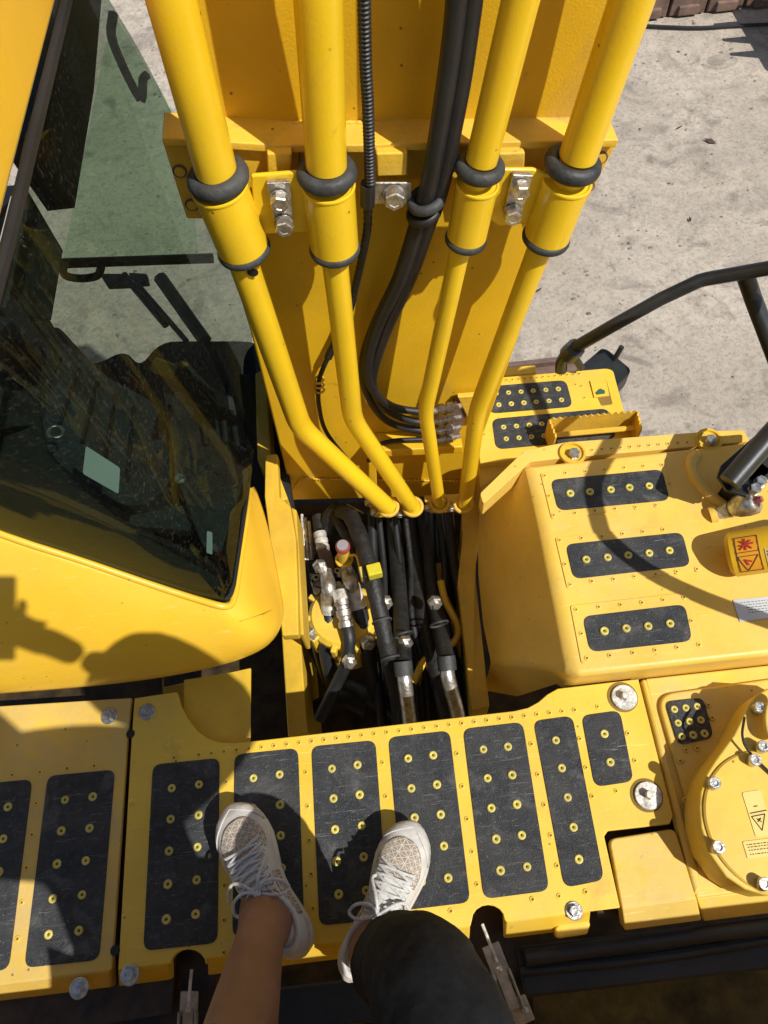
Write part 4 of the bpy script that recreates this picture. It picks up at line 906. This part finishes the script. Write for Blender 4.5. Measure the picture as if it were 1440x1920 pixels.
# red capped valve and its wire bracket
v0 = at(646, 1052, -.22); v1 = at(643, 1028, -.14)
vv = link('grease_valve', tube([v0, v1], .014, 16), 'deck', EX, 'yellow valve with a grey topped red cap', smooth=True)
link('valve_cap', mesh(*lathe_geo([(.016, 0), (.017, .004), (.017, .014), (.014, .018), (0, .018)], 20, v1, frame(v1-v0))), 'redcap', vv, smooth=True)
link('cap_top', mesh(*lathe_geo([(.013, 0), (.013, .001), (0, .0012)], 20, v1+(v1-v0).normalized()*.0182, frame(v1-v0))), 'greycap', vv, smooth=True)
link('valve_ring', torus(v0+Vector((0, 0, .01)), Vector((0, 0, 1)), .018, .004), 'deck', vv, smooth=True)
hose([(655, 1042, -.17), (668, 1042, -.17), (674, 1060, -.18), (680, 1090, -.22)], .0035, 'deck', vv, 'wire_bracket')
# steel pipes and dark bundle at the near end
for x0, y0, x1, y1 in ((757, 1245, 768, 1350), (838, 1235, 858, 1340)):
    hose([(x0-2, y0-5, -.20), (x0+1, y0+22, -.21)], .021, 'rubber', name='hose_cuff')
    hose([(x0, y0+15, -.21), (x0+3, y0+40, -.22), (x1, y1, -.28), (x1+3, y1+60, -.34)], .0165, 'steel', name='steel_pipe')
for pts, r in (([(735, 960, -.3), (745, 1060, -.28), (752, 1160, -.24), (757, 1245, -.2)], .023), ([(770, 965, -.32), (778, 1080, -.3), (800, 1190, -.28), (830, 1300, -.3), (850, 1380, -.4)], .026),
               ([(800, 965, -.3), (806, 1080, -.3), (822, 1170, -.25), (838, 1238, -.2)], .022), ([(715, 970, -.35), (722, 1100, -.36), (740, 1250, -.4), (750, 1360, -.5)], .026),
               ([(840, 975, -.3), (838, 1060, -.34), (846, 1150, -.38), (850, 1250, -.45)], .016), ([(660, 1290, -.5), (700, 1310, -.45), (760, 1340, -.5)], .03), ([(590, 1330, -.5), (640, 1310, -.48), (690, 1330, -.5)], .028)):
    hose([(x, y, z-.13) for x, y, z in pts[:-1]]+[pts[-1]] if r < .025 and False else [(x, y, z-.10*(1-k_/len(pts))) for k_, (x, y, z) in enumerate(pts)], r*.85, 'wrap', name='wrapped_hose')
hose([(822, 1060, -.42), (828, 1110, -.42), (850, 1170, -.42), (845, 1210, -.42), (800, 1240, -.42), (770, 1290, -.42)], .016, 'frame', name='yellow_pipe')
hose([(858, 1180, -.4), (866, 1215, -.4), (835, 1245, -.4)], .014, 'frame', name='yellow_pipe')
hose([(592, 1185, -.35), (600, 1200, -.35)], .018, 'steel', name='plug_fitting')
for x in (566, 572, 579): hose([(x, 965+(x-566), -.3), (x+3, 1010, -.3), (x+6, 1050, -.32)], .004, 'bright', name='thin_tube')

rng = random.Random(3)
for k in range(11):
    x0 = 700+k*14+rng.uniform(-5, 5); zz = -.30-rng.uniform(0, .16); dx = rng.uniform(-6, 40)
    hose([(x0, 962, zz), (x0+dx*.3, 1060, zz-.02), (x0+dx*.6+rng.uniform(-10, 10), 1160, zz), (x0+dx, 1260, zz-.04), (x0+dx+10, 1370, zz-.1)], rng.choice([.008, .010, .013]), rng.choice(['hose', 'wrap', 'hose']), name='thin_hose', seg=10)
for (x, y, z, a) in ((600, 1062, -.24, .2), (690, 1205, -.27, .3), (722, 1130, -.2, .2), (583, 1190, -.3, 1.2), (655, 1240, -.3, .2), (760, 1205, -.24, .1), (815, 1130, -.26, .2)):
    c = at(x, y, z); link('fitting_nut', mesh(*lathe_geo([(.015, -.009), (.018, -.006), (.018, .006), (.015, .009), (.009, .009), (.009, .018), (0, .018)], 6, c, frame(Vector((math.sin(a), -.8, .5))))), 'steel', EX)
for x, y, z in ((716, 1165, -.165), (732, 1235, -.22), (757, 1190, -.22), (823, 1170, -.235)): link('hose_tie', torus(at(x, y, z), Vector((.15, -.9, -.1)), .0215, .0022, 24, 6), 'rubber', EX, smooth=True)
hose([(598, 1100, -.3), (588, 1140, -.32), (592, 1210, -.38), (612, 1280, -.46)], .010, 'hose', name='thin_hose')
hose([(672, 1096, -.26), (690, 1085, -.25), (704, 1100, -.27), (708, 1150, -.33)], .0055, 'deck', name='bent_pipe')
hose([(826, 1090, -.33), (836, 1130, -.33), (858, 1175, -.33), (850, 1205, -.33), (800, 1235, -.33), (775, 1280, -.34)], .009, 'frame', name='bent_pipe')
link('valve_block', mesh(*box_geo(at(628, 1068, -.31), .13, .05, .06, Matrix.Rotation(.15, 3, 'Z'))), 'dark', EX, bevel=.004)

# ================================================================== FAR OBJECTS ON THE GROUND
ft = thing('crawler_track', 'brown steel crawler track of another machine lying across the yard corner', 'track', at(1330, 30, GZ))
fz = Vector(ft.location)
link('track_belt', mesh(*box_geo(fz+Vector((.4, .55, .18)), 2.6, .9, .34)), 'rust', ft, bevel=.02)
for k in range(9):
    box('track_shoe', fz+Vector((-.75+k*.29, .06+.002*(k % 2), .16)), (.27, .06, .30), 'rust', ft, .01)
    box('track_shoe', fz+Vector((-.75+k*.29, .5, .37)), (.27, .8, .04), 'rust', ft, .01)
    box('shoe_lug', fz+Vector((-.75+k*.29, .03, .05)), (.16, .05, .07), 'rust', ft, .01)
tag(link('ground_cable', tube(smooth_path([at(1190, 47, GZ+.02), at(1240, 50, GZ+.02), at(1310, 52, GZ+.02), at(1380, 48, GZ+.02), at(1500, 44, GZ+.02)], 8), .012, 8), 'dark', smooth=True), 'thin black cable lying along the edge of the far track', 'cable')
jw = thing('digging_bucket', 'pale bucket with pointed teeth cut off by the right edge', 'bucket', at(1490, 95, GZ))
jl = Vector(jw.location)
link('bucket_shell', mesh(*box_geo(jl+Vector((.25, 0, .32)), .6, .8, .12, Matrix.Rotation(.2, 3, 'Y'))), 'jaw', jw, bevel=.03)
for k, dy in enumerate((.22, .02, -.16)):
    p = jl+Vector((-.05, dy, .34)); q = jl+Vector((-.24, dy+.03, .36))
    link('bucket_tooth', tube([p, q], [.05, .018], 6), 'jaw', jw, smooth=False)
for i, (x, y, s_) in enumerate(((1332, 266, .03), (1273, 240, .018), (1293, 413, .014), (1186, 800, .02), (1010, 545, .015))):
    c = at(x, y, GZ+.006); a = random.random()*3
    me = mesh([c+Vector((math.cos(a)*s_*1.6, math.sin(a)*s_*1.6, .01)), c+Vector((math.cos(a+1.6)*s_*.6, math.sin(a+1.6)*s_*.6, .002)), c-Vector((math.cos(a)*s_*1.4, math.sin(a)*s_*1.4, -.004)), c-Vector((math.cos(a+1.6)*s_*.6, math.sin(a+1.6)*s_*.6, -.012))], [[0, 1, 2, 3]])
    lf = sheet('dry_leaf', me, 'leaf', None, .002)
    tag(lf, ['largest dry leaf on the ground, right of the boom bracket', 'dry leaf nearest above the largest leaf', 'small dry leaf on bare ground halfway down the right yard', 'dry leaf beside the serrated step guard', 'dry leaf beside the rightmost yellow pipe'][i], 'leaf', 'dry leaves scattered on the ground')

gr = random.Random(11); gv, gf = [], []
for k in range(2600):
    x = gr.uniform(-1.6, 4.2); y = gr.uniform(1.3, 7.0); r = gr.choice([.003, .004, .005, .006, .009, .013])*gr.uniform(.7, 1.3); o_ = len(gv); a = gr.random()*6
    for q in range(5):
        t_ = a+q*1.2566+gr.uniform(-.3, .3); gv.append(Vector((x+r*math.cos(t_)*1.2, y+r*math.sin(t_), GZ-.001)))
    gv += [Vector((x+r*.3, y, GZ+r*.75)), Vector((x-r*.35, y+r*.2, GZ+r*.65))]
    for q in range(5): gf.append([o_+q, o_+(q+1) % 5, o_+5 if q < 3 else o_+6])
    gf += [[o_+3, o_+5, o_+6], [o_, o_+6, o_+5]]
tag(link('gravel', mesh(gv, gf), 'gravel'), 'loose grit and small stones strewn over the concrete yard', 'gravel', kind='stuff')

# ================================================================== PERSON
PR = thing('person', 'person in black leggings and pale lace-up sneakers sitting with both feet on the walkway', 'person', (-.05, -.45, 0))
def shoe(toe, heel, side_, tint=0):
    """toe/heel ground points; side_ = +1 when the big toe side is to the right of travel"""
    L = (toe-heel).length; ex = (toe-heel).normalized(); ey = Vector((-ex.y, ex.x, 0)) * (-side_); ez = Vector((0, 0, 1))
    def W(x, y, z): return heel+ex*x+ey*y+ez*z
    S = L/.262
    st = [(0, .002, 0), (.004, .016, 0), (.014, .026, 0), (.035, .033, 0), (.07, .034, -.002), (.10, .0335, -.004), (.13, .037, -.003), (.16, .043, .001), (.185, .0465, .004), (.205, .0455, .006), (.225, .041, .008), (.242, .032, .0095), (.254, .019, .0105), (.261, .004, .011)]
    def prof(x):
        for a, b in zip(st, st[1:]):
            if x <= b[0]: t = (x-a[0])/(b[0]-a[0]); return a[1]+(b[1]-a[1])*t, a[2]+(b[2]-a[2])*t
        return st[-1][1], st[-1][2]
    def outline(scale, inset=0, n=44):
        xs = []
        for i in range(n//2+1):
            u = i/(n//2); xs.append(.1305-.1305*math.cos(math.pi*u))
        left = []; right = []
        for x in xs:
            hw, c = prof(x); left.append((x, c+hw)); right.append((x, c-hw))
        pts = left+right[::-1][1:-1]
        return [(.1305+(x-.1305)*(1+(scale-1)*.5), .004+(y-.004)*scale) for x, y in pts]
    rings = []
    for sc, z in ((.90, .0), (.97, .003), (1.03, .012), (1.055, .022), (1.03, .032), (.985, .040), (.92, .044)):
        o = outline(sc)
        rings.append([W(x*S, y*S, (z+(.012*(max(0, x-.2)/.06)**2 if z < .02 else .004*(max(0, .1-x)/.1)) )*S) for x, y in o])
    n = len(rings[0]); vs = [p for r in rings for p in r]
    fs = [[j*n+i, j*n+(i+1) % n, (j+1)*n+(i+1) % n, (j+1)*n+i] for j in range(len(rings)-1) for i in range(n)]+[list(range(n)), list(range((len(rings)-1)*n, len(rings)*n))]
    # upper
    hs = [(0, .038), (.01, .05), (.03, .058), (.06, .056), (.085, .060), (.105, .068), (.13, .063), (.155, .052), (.18, .041), (.205, .033), (.225, .028), (.245, .020), (.261, .004)]
    def hh(x):
        for a, b in zip(hs, hs[1:]):
            if x <= b[0]: t = (x-a[0])/(b[0]-a[0]); return a[1]+(b[1]-a[1])*t
        return .004
    def surf(x, th, off=0):
        hw, c = prof(min(max(x, .002), .259)); h = hh(x); hw *= .985
        cs, sn = math.cos(th), math.sin(th)
        e = .78
        y = c+(hw+off)*math.copysign(abs(cs)**e, cs); z = .036+(h+off)*abs(sn)**.9
        # lean of the instep to the inner side
        return W(x*S, y*S, z*S)
    K, J = 46, 22
    uv = []
    us = [.261*(.5-.5*math.cos(math.pi*i/K)) for i in range(K+1)]
    uvs = [surf(x, math.pi*j/J) for x in us for j in range(J+1)]
    ufs = [[i*(J+1)+j, i*(J+1)+j+1, (i+1)*(J+1)+j+1, (i+1)*(J+1)+j] for i in range(K) for j in range(J)]
    up = link('shoe', mesh(uvs, ufs), 'white', PR, smooth=True)
    so_ = link('sole', mesh(vs, fs), 'solew', up, smooth=True)
    def patch(name, x0, x1, t0, t1, off, m, fx=None, nx=14, nt_=14, thick=.0012):
        V = []; uvl = []
        for i in range(nx+1):
            for j in range(nt_+1):
                u, v = i/nx, j/nt_
                xa, xb = (x0, x1) if not fx else fx(v)
                x = xa+(xb-xa)*u; th = t0+(t1-t0)*v
                V.append(surf(x, th, off)); hw, c = prof(x); uvl.append((x, hw*math.cos(th)+c))
        Fs = [[i*(nt_+1)+j, i*(nt_+1)+j+1, (i+1)*(nt_+1)+j+1, (i+1)*(nt_+1)+j] for i in range(nx) for j in range(nt_)]
        me = bpy.data.meshes.new(name); me.from_pydata([tuple(p) for p in V], [], Fs); me.update()
        ul = me.uv_layers.new(name='UVMap')
        for lp_ in me.loops: ul.data[lp_.index].uv = uvl[lp_.vertex_index]
        bmx = bmesh.new(); bmx.from_mesh(me); bmesh.ops.recalc_face_normals(bmx, faces=bmx.faces); bmx.to_mesh(me); bmx.free()
        o = link(name, me, m, up, smooth=True); s_ = o.modifiers.new('t', 'SOLIDIFY'); s_.thickness = thick*S; s_.offset = 0
        return o
    # vamp with woven squares (rounded toward the toe), side quarter panels
    patch('vamp', 0, 0, math.radians(36), math.radians(144), .0006, 'vamp', fx=lambda v: (.165, .165+.066*math.sqrt(max(0.02, 1-((v-.5)*1.9)**2))))
    for a, b in ((8, 40), (140, 172)):
        patch('quarter_panel', .05, .125, math.radians(a), math.radians(b), .0006, 'vamp')
    # eyestay overlays both sides of the tongue
    for a, b in ((50, 72), (108, 130)): patch('eyestay', .098, .178, math.radians(a), math.radians(b), .0022, 'white', thick=.002)
    patch('tongue', .082, .165, math.radians(74), math.radians(106), .0035, 'white', thick=.003)
    patch('toe_bumper', 0, 0, math.radians(4), math.radians(176), .0012, 'white', fx=lambda v: (.252-.045*abs(v-.5)*2, .2595), thick=.002)
    # collar
    col = []
    for k_ in range(25):
        a = 2*math.pi*k_/24; col.append(W((.056+.044*math.cos(a))*S, (-.002+.026*math.sin(a))*S, (.082+.018*max(0, math.cos(a))+.010*max(0, -math.cos(a)))*S))
    link('collar', tube(col, .0058*S, 10, caps=False), 'white', up, smooth=True)
    # laces
    for k_ in range(6):
        x = .108+k_*.0125
        for sgn in (1, -1):
            a1, a2 = (58, 122) if sgn > 0 else (122, 58)
            pts = [surf(x+.013*t*(1), math.radians(a1+(a2-a1)*t), .0058+.003*math.sin(math.pi*t)) for t in [i/8 for i in range(9)]]
            vv_, ff_ = tube_geo(pts, .0025*S, 8); link('lace', mesh(vv_, ff_), 'lace', up, smooth=True)
        for a in (57, 123): link('eyelet', torus(surf(x, math.radians(a), .0045), surf(x, math.radians(a), 1)-surf(x, math.radians(a), 0), .0022, .0009, 12, 6), 'rubber', up, smooth=True)
    kx = surf(.105, math.radians(90), .012)
    def loc(dx, dy, dz): return kx+ex*dx*S+ey*dy*S+ez*dz*S
    loops = [[(0, 0, 0), (.008, .018, .006), (-.002, .038, .0), (-.018, .044, -.014), (-.02, .028, -.006), (-.004, .006, 0)],
             [(0, 0, 0), (.012, -.016, .006), (.010, -.036, .0), (-.004, -.045, -.014), (-.014, -.03, -.006), (-.004, -.006, 0)],
             [(0, 0, 0), (.02, .014, .003), (.036, .030, -.012), (.044, .036, -.02), (.05, .033, -.026)],
             [(0, 0, 0), (.022, -.012, .003), (.035, -.026, -.008), (.030, -.040, -.02), (.02, -.047, -.03)]]
    for lp_ in loops: link('lace', tube(smooth_path([loc(*q) for q in lp_], 6), .0026*S, 8), 'lace', up, smooth=True)
    link('lace_knot', mesh(*lathe_geo([(0, -.006), (.005, -.004), (.0065, 0), (.005, .004), (0, .006)], 12, kx)), 'lace', up, smooth=True)
    return W
Wl = shoe(at(428, 1522, .02), at(574, 1788, .02)*1.0, 1)
Wr = shoe(at(792, 1552, .02), at(655, 1832, .02), -1)

# body: one continuous skinned figure
def skin_body(name, verts, edges, radii, root, m, parent, sub=2):
    me = bpy.data.meshes.new(name); me.from_pydata([tuple(v) for v in verts], edges, []); me.update()
    o = link(name, me, m, parent)
    o.modifiers.new('skin', 'SKIN'); sv = me.skin_vertices[0].data
    for i, r in enumerate(radii): sv[i].radius = (r, r) if not isinstance(r, tuple) else r
    for i in range(len(verts)): sv[i].use_root = (i == root)
    sm = o.modifiers.new('sub', 'SUBSURF'); sm.levels = sub; sm.render_levels = sub
    o.modifiers['skin'].use_smooth_shade = True
    return o
aL = at(497, 1712, .105); kL = at(420, 2075, .47)
aR = at(690, 1800, .105); kR = at(800, 1812, .475)
hipL, hipR = Vector((-.15, -.45, .60)), Vector((.06, -.45, .60))
toL, toR = Wl(.14, 0, .045), Wr(.14, 0, .045)
heL, heR = Wl(.04, 0, .05), Wr(.04, 0, .05)
pel, ch, nk = Vector((-.045, -.43, .62)), Vector((.0, -.26, .97)), Vector((-.02, -.30, 1.22))
hd, hd2 = Vector((-.02, -.31, 1.37)), Vector((-.02, -.30, 1.46))
shL, shR = Vector((-.20, -.28, 1.14)), Vector((.17, -.28, 1.14))
elL, elR = Vector((-.29, -.15, 1.06)), Vector((.26, -.12, 1.02))
wrL, wrR = Vector((-.125, -.10, 1.30)), Vector((.115, -.10, 1.30))
V = [pel, Vector((-.01, -.32, .80)), ch, Vector((-.01, -.28, 1.13)), nk, hd, hd2, hipL, kL, kL.lerp(aL, .35), aL, heL, toL, hipR, kR, kR.lerp(aR, .35), aR, heR, toR, shL, elL, wrL, shR, elR, wrR]
E_ = [(0, 1), (1, 2), (2, 3), (3, 4), (4, 5), (5, 6), (0, 7), (7, 8), (8, 9), (9, 10), (10, 11), (10, 12), (0, 13), (13, 14), (14, 15), (15, 16), (16, 17), (16, 18), (3, 19), (19, 20), (20, 21), (3, 22), (22, 23), (23, 24)]
Rd = [.12, .105, .115, .10, .05, .075, .065, .085, .052, .046, .033, .028, .024, .085, .052, .050, .030, .026, .024, .05, .037, .024, .05, .037, .024]
skin_body('body', V, E_, Rd, 0, 'skin', PR)
# visible left shin gets its own calf shape inside the body surface: leggings end above it
def limb(name, pts, rad, m, parent, k=8, seg=28): return link(name, tube(smooth_path(pts, k), rad, seg), m, parent, smooth=True)
lg = skin_body('leggings', [pel, hipL, hipL.lerp(kL, .55), kL, kL.lerp(aL, .05), hipR, hipR.lerp(kR, .55), kR, kR.lerp(aR, .3), kR.lerp(aR, .78), at(335, 1985, .48)],
               [(0, 1), (1, 2), (2, 3), (3, 4), (0, 5), (5, 6), (6, 7), (7, 8), (8, 9), (3, 10)], [.128, .095, .084, .07, .064, .095, .084, .067, .064, .043, .045], 0, 'legging', PR)
ft_ = bpy.data.textures.new('folds', 'CLOUDS'); ft_.noise_scale = .055; ft_.noise_depth = 2
dm = lg.modifiers.new('folds', 'DISPLACE'); dm.texture = ft_; dm.strength = .014; dm.mid_level = .5
lg.modifiers['sub'].levels = lg.modifiers['sub'].render_levels = 4
sh_ = skin_body('shirt', [Vector((-.045, -.43, .64)), Vector((-.0, -.31, .82)), ch, Vector((-.01, -.28, 1.13)), shL, elL, shR, elR, elL.lerp(wrL, .9), elR.lerp(wrR, .9), Vector((.07, -.22, .70))], [(0, 1), (1, 2), (2, 3), (3, 4), (4, 5), (3, 6), (6, 7), (5, 8), (7, 9), (0, 10)], [.12, .125, .15, .12, .09, .095, .09, .12, .08, .095, .095], 1, 'shirt', PR)  # wide sleeves and added lap bulge, shaped to fill out the cast shadow
link('hair', mesh(*lathe_geo([(0, .14), (.06, .125), (.095, .08), (.102, .02), (.1, -.06), (.09, -.12)], 24, Vector((-.02, -.335, 1.39)))), 'hair', PR, smooth=True)
# hands closing on the phone
phone_c = Vector((0, 0, H))-AXIS*.012+Y_*(-.045)
for s_ in (-1, 1):
    wv = wrL if s_ < 0 else wrR; pc = phone_c+X_*s_*.045-AXIS*.03
    pv = [wv, wv.lerp(pc, .5), pc]; ed = [(0, 1), (1, 2)]; rd = [.024, .026, .022]
    for f_ in range(4):
        b0 = pc; q1 = phone_c+X_*s_*(.062)+Y_*(.03-.018*f_)-AXIS*.022; q2 = phone_c+X_*s_*(.05)+Y_*(.035-.018*f_)-AXIS*.002-AXIS*.0
        i0 = len(pv); pv += [b0.lerp(q1, .55), q1, q2-AXIS*.012]; ed += [(2, i0), (i0, i0+1), (i0+1, i0+2)]; rd += [.0095, .0085, .0075]
    i0 = len(pv); pv += [pc+Y_*(-.03)-X_*s_*.01, pc+Y_*(-.02)-X_*s_*.03]; ed += [(1, i0), (i0, i0+1)]; rd += [.012, .0095]
    skin_body('hand', pv, ed, rd, 0, 'skin', PR, 1)
ph = tag(link('smartphone', mesh(*box_geo(phone_c, .072, .15, .008, Matrix((X_, Y_, Z_)).transposed())), 'dark', bevel=.004), 'dark smartphone held up in both hands above the walkway', 'phone')
